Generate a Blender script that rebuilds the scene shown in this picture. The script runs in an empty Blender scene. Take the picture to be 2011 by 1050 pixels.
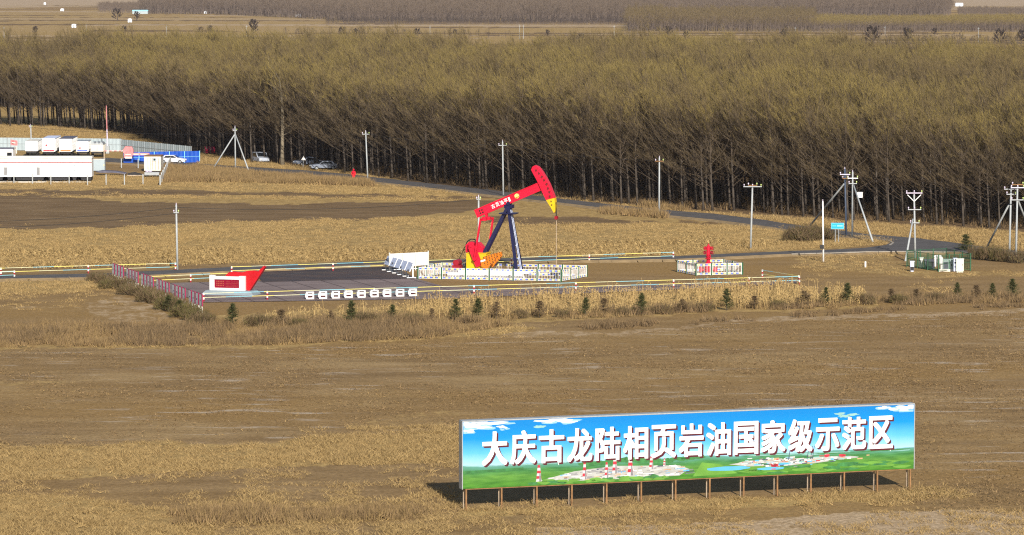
import bpy, bmesh, math, random
import numpy as np
from mathutils import Vector, Matrix, Euler
from mathutils.geometry import tessellate_polygon

random.seed(7)
RNG = np.random.default_rng(11)
R = math.radians
SC = bpy.context.scene

# ------------------------------------------------------------------ camera
F = 6863.0                      # focal length in photo pixels
H0 = 31.0                       # height of the drone
PITCH = math.atan(565.0 / F)
cam_d = bpy.data.cameras.new('camera')
cam = bpy.data.objects.new('camera', cam_d)
SC.collection.objects.link(cam)
cam.location = (0, 0, H0)
cam.rotation_euler = (math.pi / 2 - PITCH, 0, 0)
cam_d.sensor_width = 36.0
cam_d.lens = 36.0 * F / 2011.0
cam_d.clip_start = 1.0
cam_d.clip_end = 60000.0
SC.camera = cam

# ------------------------------------------------------------------ light
SUN_EL = R(26.0)
SUN_AZ = math.atan2(0.22, -0.975)          # from +Y towards +X
sdir = Vector((math.sin(SUN_AZ) * math.cos(SUN_EL), math.cos(SUN_AZ) * math.cos(SUN_EL), math.sin(SUN_EL)))
sun_d = bpy.data.lights.new('sun', 'SUN')
sun = bpy.data.objects.new('sun', sun_d)
SC.collection.objects.link(sun)
sun_d.energy = 4.6
sun_d.angle = R(0.5)
sun_d.color = (1.0, 0.93, 0.82)
sun.location = (0, 0, 200)
sun.rotation_euler = (-sdir).to_track_quat('-Z', 'Y').to_euler()
W = bpy.data.worlds.new('World')
SC.world = W
W.use_nodes = True
nt = W.node_tree
bgn = nt.nodes['Background']
sky = nt.nodes.new('ShaderNodeTexSky')
sky.sky_type = 'NISHITA'
sky.sun_disc = False
sky.sun_elevation = SUN_EL
sky.sun_rotation = SUN_AZ
nt.links.new(sky.outputs[0], bgn.inputs[0])
bgn.inputs[1].default_value = 0.07
SC.view_settings.view_transform = 'Standard'
SC.view_settings.look = 'None'
SC.view_settings.gamma = 1.0
SC.view_settings.exposure = 0.5
SC.cycles.use_denoising = False
SC.cycles.pixel_filter_type = 'BLACKMAN_HARRIS'
SC.cycles.filter_width = 1.2
SC.cycles.sample_clamp_indirect = 4.0
SC.cycles.max_bounces = 6
SC.cycles.diffuse_bounces = 3
SC.cycles.volume_bounces = 0

# ------------------------------------------------------------------ mapping
cth, sth = math.cos(PITCH), math.sin(PITCH)
def P(x, y, z=0.0):
    """photo pixel -> the point at height z it shows"""
    t = -(y - 525.0) / F
    Y = (z - H0) * (cth + t * sth) / (t * cth - sth)
    dep = Y * cth - (z - H0) * sth
    return Vector(((x - 1005.5) * dep / F, Y, z))
def zat(g, y):
    t = -(y - 525.0) / F
    return H0 + g[1] * (t * cth - sth) / (cth + t * sth)
def proj(X, Y, Z=0.0):
    dep = Y * cth - (Z - H0) * sth
    up = Y * sth + (Z - H0) * cth
    return 1005.5 + F * X / dep, 525.0 - F * up / dep
def ppm(y):
    return (y + 40.0) / H0

# ------------------------------------------------------------------ materials
M = {}
def mat(name, col, rough=0.7, var=0.18, scale=3.0, metal=0.0, spec=0.3, bump=0.0):
    m = bpy.data.materials.new(name)
    m.use_nodes = True
    n, l = m.node_tree.nodes, m.node_tree.links
    b = n['Principled BSDF']
    b.inputs['Roughness'].default_value = rough
    b.inputs['Metallic'].default_value = metal
    b.inputs['Specular IOR Level'].default_value = spec
    tc = n.new('ShaderNodeTexCoord')
    nz = n.new('ShaderNodeTexNoise')
    nz.inputs['Scale'].default_value = scale
    nz.inputs['Detail'].default_value = 5.0
    l.new(tc.outputs['Object'], nz.inputs['Vector'])
    rp = n.new('ShaderNodeValToRGB')
    c = Vector(col)
    rp.color_ramp.elements[0].position = 0.3
    rp.color_ramp.elements[1].position = 0.7
    rp.color_ramp.elements[0].color = (*(c * (1 - var)), 1)
    rp.color_ramp.elements[1].color = (*[min(1, q * (1 + var)) for q in c], 1)
    l.new(nz.outputs['Fac'], rp.inputs['Fac'])
    l.new(rp.outputs['Color'], b.inputs['Base Color'])
    if bump:
        bp = n.new('ShaderNodeBump')
        bp.inputs['Strength'].default_value = bump
        l.new(nz.outputs['Fac'], bp.inputs['Height'])
        l.new(bp.outputs['Normal'], b.inputs['Normal'])
    M[name] = m
    return m
mat('white_paint', (0.80, 0.80, 0.80), 0.5, 0.05)
mat('dirty_white', (0.66, 0.63, 0.57), 0.6, 0.14, 1.2)
mat('concrete_pole', (0.36, 0.385, 0.40), 0.85, 0.12, 2.0)
mat('vent_grey', (0.24, 0.245, 0.26), 0.7, 0.12)
mat('dark_pole', (0.055, 0.075, 0.12), 0.6, 0.2, 1.0)
mat('galvanized', (0.36, 0.385, 0.41), 0.45, 0.12, 4.0, 0.3)
mat('red_paint', (0.60, 0.005, 0.032), 0.45, 0.20, 1.1)
mat('flag_red', (0.44, 0.004, 0.010), 0.5, 0.14, 1.2)
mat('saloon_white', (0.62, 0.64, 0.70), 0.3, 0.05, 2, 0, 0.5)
mat('verge_earth', (0.24, 0.17, 0.09), 0.95, 0.25, 1.0)
mat('dark_red', (0.27, 0.008, 0.02), 0.45, 0.15, 2.0)
mat('maroon', (0.075, 0.008, 0.016), 0.5, 0.1)
mat('navy_paint', (0.009, 0.010, 0.050), 0.4, 0.15, 1.5)
mat('yellow_paint', (0.66, 0.42, 0.01), 0.45, 0.1, 1.5)
mat('rail_yellow', (0.80, 0.72, 0.20), 0.5, 0.08)
mat('rail_blue', (0.25, 0.58, 0.68), 0.5, 0.08)
mat('orange_paint', (0.55, 0.16, 0.010), 0.5, 0.15, 2.5)
mat('fence_blue', (0.05, 0.12, 0.62), 0.5, 0.08)
mat('fence_green', (0.020, 0.095, 0.045), 0.55, 0.15)
mat('black_metal', (0.02, 0.02, 0.022), 0.5, 0.2)
mat('black_ink', (0.012, 0.008, 0.008), 0.6, 0.1)
mat('rust', (0.23, 0.125, 0.055), 0.85, 0.3, 3.0)
mat('rust_light', (0.42, 0.33, 0.24), 0.7, 0.25, 3.0)
mat('plinth', (0.21, 0.26, 0.295), 0.75, 0.1, 1.5)
mat('granite_red', (0.22, 0.005, 0.025), 0.35, 0.15, 5)
mat('gold_ink', (0.34, 0.08, 0.04), 0.5, 0.2, 4)
mat('slate_blue', (0.56, 0.62, 0.82), 0.5, 0.15, 2.0)
mat('hoarding_grey', (0.35, 0.42, 0.46), 0.5, 0.08, 0.7)
mat('hoarding_blue', (0.006, 0.07, 0.42), 0.5, 0.12, 0.8)
mat('sign_blue', (0.01, 0.36, 0.78), 0.45, 0.06)
mat('sign_pale', (0.25, 0.62, 0.86), 0.45, 0.06)
mat('glass_dark', (0.015, 0.018, 0.022), 0.12, 0.1, 3, 0, 0.5)
mat('tyre', (0.02, 0.02, 0.02), 0.9, 0.2)
mat('chassis', (0.03, 0.03, 0.034), 0.8, 0.3)
mat('tarp', (0.10, 0.10, 0.14), 0.7, 0.3, 1.5)
mat('pink_cloth', (0.56, 0.22, 0.23), 0.8, 0.25, 2.0)
mat('cabinet_pale', (0.62, 0.66, 0.60), 0.5, 0.06, 2)
mat('cabinet_teal', (0.30, 0.40, 0.38), 0.5, 0.12, 3)
mat('car_white_shaded', (0.40, 0.44, 0.52), 0.3, 0.05, 2, 0, 0.5)  # white car paint with the shade under the trees put into its colour
mat('car_silver', (0.25, 0.29, 0.38), 0.3, 0.05, 2, 0.3, 0.5)
mat('car_red', (0.20, 0.015, 0.04), 0.3, 0.05, 2, 0, 0.5)
mat('headlamp', (0.75, 0.78, 0.8), 0.2, 0.03)
mat('insulator', (0.62, 0.55, 0.70), 0.35, 0.1)
mat('insulator_lime', (0.50, 0.62, 0.22), 0.4, 0.1)
mat('bark', (0.072, 0.060, 0.050), 0.9, 0.42, 0.9, 0, 0.1)
mat('bark_pale', (0.19, 0.16, 0.115), 0.9, 0.3, 1.3, 0, 0.1)
mat('mid_twig', (0.150, 0.112, 0.052), 0.9, 0.25, 0.3, 0, 0.1)
mat('far_dark', (0.070, 0.056, 0.050), 0.9, 0.2, 0.3, 0, 0.1)
mat('board_red', (0.30, 0.015, 0.075), 0.5, 0.12)
mat('branch_bark', (0.090, 0.070, 0.052), 0.9, 0.3, 1.2, 0, 0.1)
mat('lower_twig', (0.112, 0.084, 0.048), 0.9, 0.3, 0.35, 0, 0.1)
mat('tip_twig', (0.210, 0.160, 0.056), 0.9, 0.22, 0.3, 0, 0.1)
mat('far_twig', (0.150, 0.115, 0.085), 0.9, 0.25, 0.05, 0, 0.1)
mat('far_bark', (0.14, 0.11, 0.09), 0.9, 0.25, 0.05, 0, 0.1)
mat('clod', (0.150, 0.100, 0.048), 0.95, 0.25, 1.0)
mat('rail_cream', (0.66, 0.66, 0.42), 0.5, 0.08)
mat('straw', (0.355, 0.250, 0.110), 0.9, 0.2, 0.6, 0, 0.1)
mat('straw_pale', (0.42, 0.295, 0.130), 0.9, 0.2, 0.6, 0, 0.1)
mat('straw_brown', (0.26, 0.178, 0.080), 0.9, 0.28, 0.5, 0, 0.1)
mat('weed_brown', (0.215, 0.145, 0.075), 0.9, 0.3, 0.5, 0, 0.1)
mat('shrub_brown', (0.15, 0.105, 0.06), 0.9, 0.3, 0.7, 0, 0.1)
mat('shrub_olive', (0.11, 0.095, 0.035), 0.9, 0.3, 0.7, 0, 0.1)
mat('needle', (0.062, 0.068, 0.026), 0.9, 0.35, 1.2, 0, 0.1)
mat('asphalt', (0.098, 0.092, 0.092), 0.9, 0.16, 0.5, 0, 0.15)
mat('kerb', (0.30, 0.27, 0.23), 0.9, 0.15, 0.5)
mat('water', (0.30, 0.33, 0.42), 0.2, 0.1, 0.02, 0, 0.5)
mat('shed_white', (0.70, 0.74, 0.82), 0.6, 0.05)
mat('wire', (0.03, 0.03, 0.03), 0.7, 0.1)
mat('red_cloth', (0.70, 0.0, 0.025), 0.8, 0.12, 3)

# ------------------------------------------------------------------ mesh builder
class MB:
    def __init__(s):
        s.v, s.f, s.m = [], [], []
    def add(s, vs, fs, m=0):
        o = len(s.v)
        s.v.extend(vs)
        for q in fs:
            s.f.append([o + i for i in q]); s.m.append(m)
        return s
    def box(s, c, d, m=0, rz=0.0, ry=0.0):
        hx, hy, hz = d[0] / 2, d[1] / 2, d[2] / 2
        rot = Matrix.Rotation(rz, 3, 'Z') @ Matrix.Rotation(ry, 3, 'Y')
        vs = [tuple(rot @ Vector((x, y, z)) + Vector(c)) for x in (-hx, hx) for y in (-hy, hy) for z in (-hz, hz)]
        return s.add(vs, [(0, 1, 3, 2), (4, 6, 7, 5), (0, 4, 5, 1), (2, 3, 7, 6), (0, 2, 6, 4), (1, 5, 7, 3)], m)
    def bx(s, x0, x1, y0, y1, z0, z1, m=0):
        return s.box(((x0 + x1) / 2, (y0 + y1) / 2, (z0 + z1) / 2), (x1 - x0, y1 - y0, z1 - z0), m)
    def beam(s, a, b, w, h, m=0):
        a, b = Vector(a), Vector(b)
        d = (b - a).normalized()
        up = Vector((0, 0, 1)) if abs(d.z) < 0.95 else Vector((0, 1, 0))
        sd = d.cross(up).normalized(); up = sd.cross(d)
        vs = []
        for p in (a, b):
            for i, j in ((-1, -1), (1, -1), (1, 1), (-1, 1)):
                vs.append(tuple(p + sd * (i * w / 2) + up * (j * h / 2)))
        return s.add(vs, [(3, 2, 1, 0), (4, 5, 6, 7), (0, 1, 5, 4), (1, 2, 6, 5), (2, 3, 7, 6), (3, 0, 4, 7)], m)
    def tube(s, pts, r, n=8, m=0, cap=True):
        pts = [Vector(p) for p in pts]
        if not hasattr(r, '__len__'): r = [r] * len(pts)
        vs, fs = [], []
        for i, p in enumerate(pts):
            d = (pts[min(i + 1, len(pts) - 1)] - pts[max(i - 1, 0)])
            if d.length < 1e-9: d = Vector((0, 0, 1))
            d.normalize()
            up = Vector((0, 1, 0)) if abs(d.y) < 0.9 else Vector((1, 0, 0))
            a = d.cross(up).normalized(); b = d.cross(a)
            for k in range(n):
                t = 2 * math.pi * k / n
                vs.append(tuple(p + a * (r[i] * math.cos(t)) + b * (r[i] * math.sin(t))))
        for i in range(len(pts) - 1):
            for k in range(n):
                k2 = (k + 1) % n
                fs.append((i * n + k, i * n + k2, (i + 1) * n + k2, (i + 1) * n + k))
        if cap:
            fs.append(tuple(range(n - 1, -1, -1)))
            fs.append(tuple((len(pts) - 1) * n + k for k in range(n)))
        return s.add(vs, fs, m)
    def prism(s, poly, y0, y1, m=0):
        """poly in (x,z), extruded along y"""
        n = len(poly)
        vs = [(x, y0, z) for x, z in poly] + [(x, y1, z) for x, z in poly]
        tri = tessellate_polygon([[Vector((x, z, 0)) for x, z in poly]])
        fs = [tuple(t) for t in tri] + [tuple(n + i for i in reversed(t)) for t in tri]
        fs += [(i, (i + 1) % n, n + (i + 1) % n, n + i) for i in range(n)]
        return s.add(vs, fs, m)
    def sheet(s, poly, z, m=0):
        vs = [(p[0], p[1], z) for p in poly]
        tri = tessellate_polygon([[Vector((p[0], p[1], 0)) for p in poly]])
        fs = []
        for t in tri:
            a, b, c = [Vector(vs[i]) for i in t]
            fs.append(tuple(t) if (b - a).cross(c - a).z > 0 else tuple(reversed(t)))
        return s.add(vs, fs, m)
    def face(s, poly, y, m=0):
        """flat polygon (x,z) facing -y"""
        tri = tessellate_polygon([[Vector((x, z, 0)) for x, z in poly]])
        vs = [(x, y, z) for x, z in poly]
        fs = []
        for t in tri:
            a, b, c = [Vector(vs[i]) for i in t]
            fs.append(tuple(t) if (b - a).cross(c - a).y < 0 else tuple(reversed(t)))
        return s.add(vs, fs, m)
    def ball(s, c, r, m=0, n=8, k=6, sz=1.0):
        vs, fs = [], []
        for i in range(k + 1):
            ph = math.pi * i / k
            for j in range(n):
                t = 2 * math.pi * j / n
                vs.append((c[0] + r * math.sin(ph) * math.cos(t), c[1] + r * math.sin(ph) * math.sin(t), c[2] + r * sz * math.cos(ph)))
        for i in range(k):
            for j in range(n):
                fs.append((i * n + j, (i + 1) * n + j, (i + 1) * n + (j + 1) % n, i * n + (j + 1) % n))
        return s.add(vs, fs, m)
    def ribbon(s, a, b, w, m=0):
        a, b = Vector(a), Vector(b)
        d = b - a
        sd = d.cross(Vector((random.gauss(0, 1), random.gauss(0, 1), random.gauss(0, 1))))
        if sd.length < 1e-6: sd = Vector((1, 0, 0))
        sd = sd.normalized() * (w / 2)
        return s.add([tuple(a - sd), tuple(a + sd), tuple(b)], [(0, 1, 2)], m)
    def mesh(s, name, mats, smooth=False):
        me = bpy.data.meshes.new(name)
        me.from_pydata([tuple(q) for q in s.v], [], s.f)
        for q in mats: me.materials.append(M[q] if isinstance(q, str) else q)
        me.polygons.foreach_set('material_index', s.m)
        if smooth: me.polygons.foreach_set('use_smooth', [True] * len(s.f))
        me.update()
        return me
    def build(s, name, mats, parent=None, loc=(0, 0, 0), rz=0.0, smooth=False):
        if isinstance(mats, (str, bpy.types.Material)): mats = [mats]
        o = bpy.data.objects.new(name, s.mesh(name, mats, smooth))
        SC.collection.objects.link(o)
        o.location = loc; o.rotation_euler = (0, 0, rz)
        if parent: o.parent = parent
        return o
def tag(o, label=None, cat=None, group=None, kind=None):
    if label: o['label'] = label
    if cat: o['category'] = cat
    if group: o['group'] = group
    if kind: o['kind'] = kind
    return o
def thing(name, label, cat, loc=(0, 0, 0), rz=0.0, group=None):
    o = bpy.data.objects.new(name, None)
    SC.collection.objects.link(o)
    o.location = loc; o.rotation_euler = (0, 0, rz); o.empty_display_size = 0.3
    return tag(o, label, cat, group)
def dup(root, loc, rz, label, group=None, sc=None):
    r = root.copy(); SC.collection.objects.link(r)
    r.location = loc; r.rotation_euler = (0, 0, rz); r['label'] = label
    if sc: r.scale = (sc, sc, sc)
    if group: r['group'] = group
    for ch in list(root.children):
        c = ch.copy(); SC.collection.objects.link(c); c.parent = r
        for g in list(ch.children):
            d = g.copy(); SC.collection.objects.link(d); d.parent = c
    return r
def struct(name, mb, m, **k):
    return tag(mb.build(name, m, **k), kind='structure')

# ------------------------------------------------------------------ numpy noise and zones
def vnoise(x, y, seed):
    r = np.random.default_rng(seed)
    T = r.random((64, 64))
    xi, yi = np.floor(x).astype(int), np.floor(y).astype(int)
    fx, fy = x - xi, y - yi
    fx, fy = fx * fx * (3 - 2 * fx), fy * fy * (3 - 2 * fy)
    a = T[xi % 64, yi % 64]; b = T[(xi + 1) % 64, yi % 64]
    c = T[xi % 64, (yi + 1) % 64]; d = T[(xi + 1) % 64, (yi + 1) % 64]
    return (a * (1 - fx) + b * fx) * (1 - fy) + (c * (1 - fx) + d * fx) * fy
def inpoly(px, py, poly):
    ins = np.zeros(px.shape, bool)
    n = len(poly)
    for i in range(n):
        x1, y1 = poly[i]; x2, y2 = poly[(i + 1) % n]
        c = (y1 > py) != (y2 > py)
        with np.errstate(divide='ignore', invalid='ignore'):
            xx = (x2 - x1) * (py - y1) / (y2 - y1) + x1
        ins ^= c & (px < xx)
    return ins
# ground zones: (map outline as seen in the photo, gold, dark, pale, streak)
ZONES = [
 ([(-900, 20), (2900, 20), (2900, 110), (-900, 110)], .62, .12, .36, 0),
 ([(-900, 50), (800, 50), (1500, 66), (2900, 66), (2900, 74), (1500, 76), (600, 62), (-900, 60)], .75, 0, .4, 0),
 ([(-900, 30), (640, 36), (640, 44), (-900, 40)], .7, 0, .5, 0),
 ([(-900, 64), (900, 70), (900, 74), (-900, 69)], .2, .8, 0, 0),
 ([(640, 41), (1240, 43), (1240, 49), (640, 49)], .1, .9, 0, 0),
 ([(1600, 80), (2900, 80), (2900, 89), (1600, 86)], .1, .9, 0, 0),
 ([(-900, -30), (300, -20), (2900, -20), (2900, 20), (240, 12), (-900, 26)], .1, .1, .9, 0),
 # forest floor and the bright clearing behind its left end
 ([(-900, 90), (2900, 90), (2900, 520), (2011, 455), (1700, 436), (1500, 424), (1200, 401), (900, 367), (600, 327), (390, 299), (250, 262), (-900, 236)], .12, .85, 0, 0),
 ([(-900, 200), (330, 204), (700, 222), (420, 245), (250, 246), (-900, 246)], .8, 0, .2, 0),
 # strip along the road
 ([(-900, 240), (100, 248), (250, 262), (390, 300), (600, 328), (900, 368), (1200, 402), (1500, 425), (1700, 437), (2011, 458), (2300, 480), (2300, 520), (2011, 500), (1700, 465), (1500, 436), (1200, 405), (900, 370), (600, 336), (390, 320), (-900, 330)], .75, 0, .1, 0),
 ([(-900, 300), (330, 318), (330, 345), (-900, 350)], .35, .35, .15, 0),
 # between road and yard
 ([(330, 330), (720, 352), (960, 382), (1290, 421), (1500, 443), (1650, 465), (1740, 480), (1640, 489), (1325, 502), (750, 512), (-900, 540), (-900, 345), (330, 345)], .72, .05, .05, 0),
 ([(-900, 372), (250, 372), (500, 377), (700, 380), (1000, 384), (1000, 390), (650, 386), (300, 383), (-900, 383)], .25, .65, 0, 0),
 ([(-900, 384), (100, 384), (260, 396), (560, 400), (900, 392), (1000, 396), (900, 420), (600, 434), (350, 437), (150, 448), (-900, 455)], .06, .82, 0, .15),
 ([(960, 425), (1060, 424), (1270, 432), (1290, 436), (1050, 440), (940, 436)], .1, .7, 0, 0),
 ([(1330, 432), (1430, 436), (1400, 441), (1330, 438)], .2, .6, 0, 0),
 ([(-900, 490), (860, 490), (1400, 470), (1560, 480), (1325, 500), (750, 511), (-900, 536)], .95, 0, .1, 0),
 ([(1600, 452), (1745, 473), (1735, 480), (1540, 490), (1530, 478)], .8, 0, .05, 0),
 # right of the yard
 ([(1040, 512), (1330, 509), (1560, 499), (1760, 494), (2300, 530), (2300, 575), (1600, 600), (1560, 552), (1000, 572)], .12, .22, .05, 0),
 ([(1560, 505), (1760, 497), (1770, 520), (1920, 535), (2300, 520), (2300, 545), (1800, 545), (1600, 525)], .5, .1, .05, 0),
 ([(820, 546), (1110, 552), (1160, 543), (1330, 534), (1330, 548), (900, 566)], .1, .25, .12, 0),
 # left of the yard
 ([(-900, 546), (200, 546), (230, 560), (150, 572), (-900, 578)], .85, 0, .1, 0),
 ([(230, 575), (330, 610), (420, 640), (330, 650), (180, 620), (170, 590)], .35, .1, .45, 0),
 ([(-900, 600), (150, 600), (190, 606), (-900, 610)], .4, .1, .4, 0),
 ([(400, 594), (860, 586), (1500, 558), (1560, 565), (1100, 575), (760, 596), (420, 625)], .15, .15, .1, 0),
 ([(420, 618), (760, 600), (1560, 566), (1720, 590), (1720, 602), (1000, 632), (600, 645), (420, 650)], .8, .1, .15, 0),
 ([(-900, 650), (450, 640), (820, 642), (1080, 640), (1000, 662), (600, 680), (300, 688), (-900, 690)], .62, .22, .1, 0),
 ([(1000, 655), (1200, 650), (1560, 618), (2300, 596), (2300, 606), (1500, 630), (1200, 660), (950, 668)], .3, .1, .5, .3),
 # the big field
 ([(-900, 690), (600, 682), (1200, 658), (1500, 632), (2300, 606), (2300, 1000), (1800, 1000), (1790, 870), (900, 850), (500, 870), (-900, 890)], .14, .16, .08, 1),
 ([(-900, 740), (130, 745), (200, 738), (110, 756), (-900, 760)], .45, 0, .1, .6),
 ([(680, 835), (760, 812), (900, 806), (900, 848), (700, 850)], .4, .05, .1, .6),
 ([(1500, 640), (2000, 630), (2000, 690), (1600, 700)], .16, .32, .05, .6),
 # foreground
 ([(-900, 890), (230, 871), (500, 873), (700, 852), (900, 848), (905, 905), (760, 908), (480, 918), (250, 930), (-900, 975)], .75, .02, .08, 0),
 ([(-900, 975), (100, 968), (330, 1000), (420, 1020), (420, 1200), (-900, 1200)], .75, 0, .15, 0),
 ([(330, 1008), (620, 1004), (850, 1000), (850, 1016), (560, 1030), (350, 1034)], .5, .5, 0, 0),
 ([(420, 1028), (900, 1010), (900, 1200), (420, 1200)], .4, .1, .3, 0),
 ([(905, 1002), (1790, 960), (1890, 958), (1900, 975), (1700, 985), (905, 1014)], .85, 0, .1, 0),
 ([(1050, 1034), (1400, 1018), (1700, 1005), (2300, 985), (2300, 1200), (1000, 1200)], .5, 0, .65, 0),
 ([(-900, 1060), (2300, 1060), (2300, 2500), (-900, 2500)], .5, 0, .3, 0),
]
_r = random.Random(5)
_far = []
for _ in range(120):
    y0 = _r.uniform(10, 88); th = _r.uniform(.8, 3.0) * (y0 + 20) / 80; x0 = _r.uniform(-700, 1700); x1 = x0 + _r.uniform(200, 1100); tl = _r.uniform(-1, 2)
    k_ = _r.random()
    g_, d_, p_ = (1, 0, .3) if k_ < .4 else (.0, .85, .0) if k_ < .72 else (.3, 0, 1)
    _far.append(([(x0, y0), (x1, y0 + tl), (x1 + 60, y0 + tl + th), (x0 - 60, y0 + th)], g_, d_, p_, 0))
ZONES[7:7] = _far
def zone_at(X, Y):
    px, py = proj(X, Y)
    k = (py + 40.0) / H0
    jx = (vnoise(X * .23, Y * .05, 1) - .5) * 9 + (vnoise(X * .8, Y * .2, 2) - .5) * 4
    jy = (vnoise(X * .20, Y * .05, 3) - .5) * 7 + (vnoise(X * .7, Y * .25, 4) - .5) * 5
    jy = jy * np.clip(k / 18, .05, 1.5)
    out = np.zeros((4,) + np.shape(px)); out[0] = .3; out[1] = .15; out[2] = .1
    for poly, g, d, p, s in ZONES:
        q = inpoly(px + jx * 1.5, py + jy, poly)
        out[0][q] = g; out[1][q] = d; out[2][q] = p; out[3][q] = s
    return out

# ------------------------------------------------------------------ ground
def make_ground():
    rows = [20.0, 60.0, 100.0, 140.0, 170.0]
    y = 180.0
    while y < 1200: rows.append(y); y *= 1.0034
    while y < 14000: rows.append(y); y *= 1.008
    rows += [20000.0, 32000.0]
    us = np.linspace(-.30, .30, 421)
    us = np.concatenate([[-3.0, -1.2, -.7, -.45, -.36], us, [.36, .45, .7, 1.2, 3.0]])
    Yr = np.array(rows)
    XX = us[None, :] * np.maximum(Yr, 160)[:, None]
    YY = np.repeat(Yr[:, None], len(us), 1)
    nr, nc = XX.shape
    ZZ = (vnoise(XX * .12, YY * .12, 9) - .5) * .05
    ZZ = np.where((YY > 180) & (YY < 470), ZZ, 0) - .03
    co = np.stack([XX, YY, ZZ], -1).reshape(-1, 3)
    i = np.arange(nr * nc).reshape(nr, nc)
    fa = np.stack([i[:-1, :-1], i[:-1, 1:], i[1:, 1:], i[1:, :-1]], -1).reshape(-1, 4)
    me = bpy.data.meshes.new('ground')
    me.vertices.add(len(co)); me.vertices.foreach_set('co', co.ravel())
    me.loops.add(fa.size); me.loops.foreach_set('vertex_index', fa.ravel())
    me.polygons.add(len(fa))
    me.polygons.foreach_set('loop_start', np.arange(0, fa.size, 4))
    me.polygons.foreach_set('loop_total', np.full(len(fa), 4))
    me.update(calc_edges=True)
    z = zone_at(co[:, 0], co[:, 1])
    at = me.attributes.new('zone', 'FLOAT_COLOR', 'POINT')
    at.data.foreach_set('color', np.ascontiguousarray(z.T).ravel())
    m = bpy.data.materials.new('ground_cover'); m.use_nodes = True
    n, l = m.node_tree.nodes, m.node_tree.links
    b = n['Principled BSDF']; b.inputs['Roughness'].default_value = 1.0
    b.inputs['Specular IOR Level'].default_value = 0.05
    a = n.new('ShaderNodeAttribute'); a.attribute_name = 'zone'
    sp = n.new('ShaderNodeSeparateColor'); l.new(a.outputs['Color'], sp.inputs[0])
    geo = n.new('ShaderNodeNewGeometry')
    def noise(scale, detail=6.0, sx=1.0, sy=1.0, rough=.6):
        mp = n.new('ShaderNodeMapping'); mp.inputs['Scale'].default_value = (sx, sy, 1)
        mp.inputs['Rotation'].default_value = (0, 0, R(-14))
        l.new(geo.outputs['Position'], mp.inputs['Vector'])
        t = n.new('ShaderNodeTexNoise'); t.inputs['Scale'].default_value = scale
        t.inputs['Detail'].default_value = detail; t.inputs['Roughness'].default_value = rough
        l.new(mp.outputs[0], t.inputs['Vector']); return t.outputs['Fac']
    def math_(op, x, y, clamp=False):
        q = n.new('ShaderNodeMath'); q.operation = op; q.use_clamp = clamp
        for k, v in ((0, x), (1, y)):
            if isinstance(v, (int, float)): q.inputs[k].default_value = v
            else: l.new(v, q.inputs[k])
        return q.outputs[0]
    def ramp(v, lo, hi):
        q = n.new('ShaderNodeMapRange'); q.inputs[1].default_value = lo; q.inputs[2].default_value = hi
        q.interpolation_type = 'SMOOTHSTEP'
        l.new(v, q.inputs[0]); return q.outputs[0]
    def mix(f, c1, c2, mode='MIX'):
        q = n.new('ShaderNodeMix'); q.data_type = 'RGBA'; q.blend_type = mode
        if isinstance(f, (int, float)): q.inputs[0].default_value = f
        else: l.new(f, q.inputs[0])
        for k, v in ((6, c1), (7, c2)):
            if isinstance(v, tuple): q.inputs[k].default_value = (*v, 1)
            else: l.new(v, q.inputs[k])
        return q.outputs[2]
    fine = noise(3.4, 8, 1, 1, .75); mid = noise(.35, 6, .35, 1.0); big = noise(.035, 4, .5, 1.0)
    tuft = noise(.9, 6, 1.0, .45)
    soil = mix(ramp(mid, .3, .7), (.205, .134, .064), (.292, .198, .100))
    soil = mix(ramp(big, .35, .68), soil, (.270, .172, .070))
    gold = mix(ramp(tuft, .3, .7), (.285, .192, .080), (.41, .285, .120))
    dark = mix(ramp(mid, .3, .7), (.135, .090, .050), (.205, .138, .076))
    pale = mix(ramp(fine, .3, .7), (.34, .245, .145), (.46, .35, .235))
    def mask(s, amp=.9):
        v = math_('ADD', s, math_('MULTIPLY', math_('SUBTRACT', math_('ADD', math_('MULTIPLY', tuft, .6), math_('MULTIPLY', mid, .4)), .5), amp))
        return ramp(v, .34, .66)
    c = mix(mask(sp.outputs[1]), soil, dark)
    c = mix(mask(sp.outputs[0], 1.3), c, gold)
    c = mix(mask(sp.outputs[2], 1.5), c, pale)
    # crop-residue and salt streaks lying along the furrows
    st = noise(.55, 4, .30, 1.0, .6)
    c = mix(math_('MULTIPLY', math_('MULTIPLY', ramp(st, .555, .65), a.outputs['Alpha']), ramp(noise(.06, 3), .40, .56)), c, (.40, .325, .245))
    st2 = noise(.10, 7, .45, 1.0, .62)
    c = mix(math_('MULTIPLY', math_('MULTIPLY', ramp(st2, .46, .66), a.outputs['Alpha']), .6), c, (.36, .255, .130))
    st3 = noise(.16, 7, .35, 1.0, .65)
    c = mix(math_('MULTIPLY', math_('MULTIPLY', ramp(st3, .50, .34), a.outputs['Alpha']), .6), c, (.185, .122, .060))
    c = mix(.9, c, mix(ramp(fine, .25, .75), (.58, .57, .55), (1.38, 1.37, 1.35)), 'MULTIPLY')
    l.new(c, b.inputs['Base Color'])
    bp = n.new('ShaderNodeBump'); bp.inputs['Strength'].default_value = .5; bp.inputs['Distance'].default_value = .12
    l.new(noise(1.6, 6), bp.inputs['Height']); l.new(bp.outputs[0], b.inputs['Normal'])
    me.materials.append(m)
    o = bpy.data.objects.new('ground', me); SC.collection.objects.link(o)
    tag(o, kind='structure')
make_ground()

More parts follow.
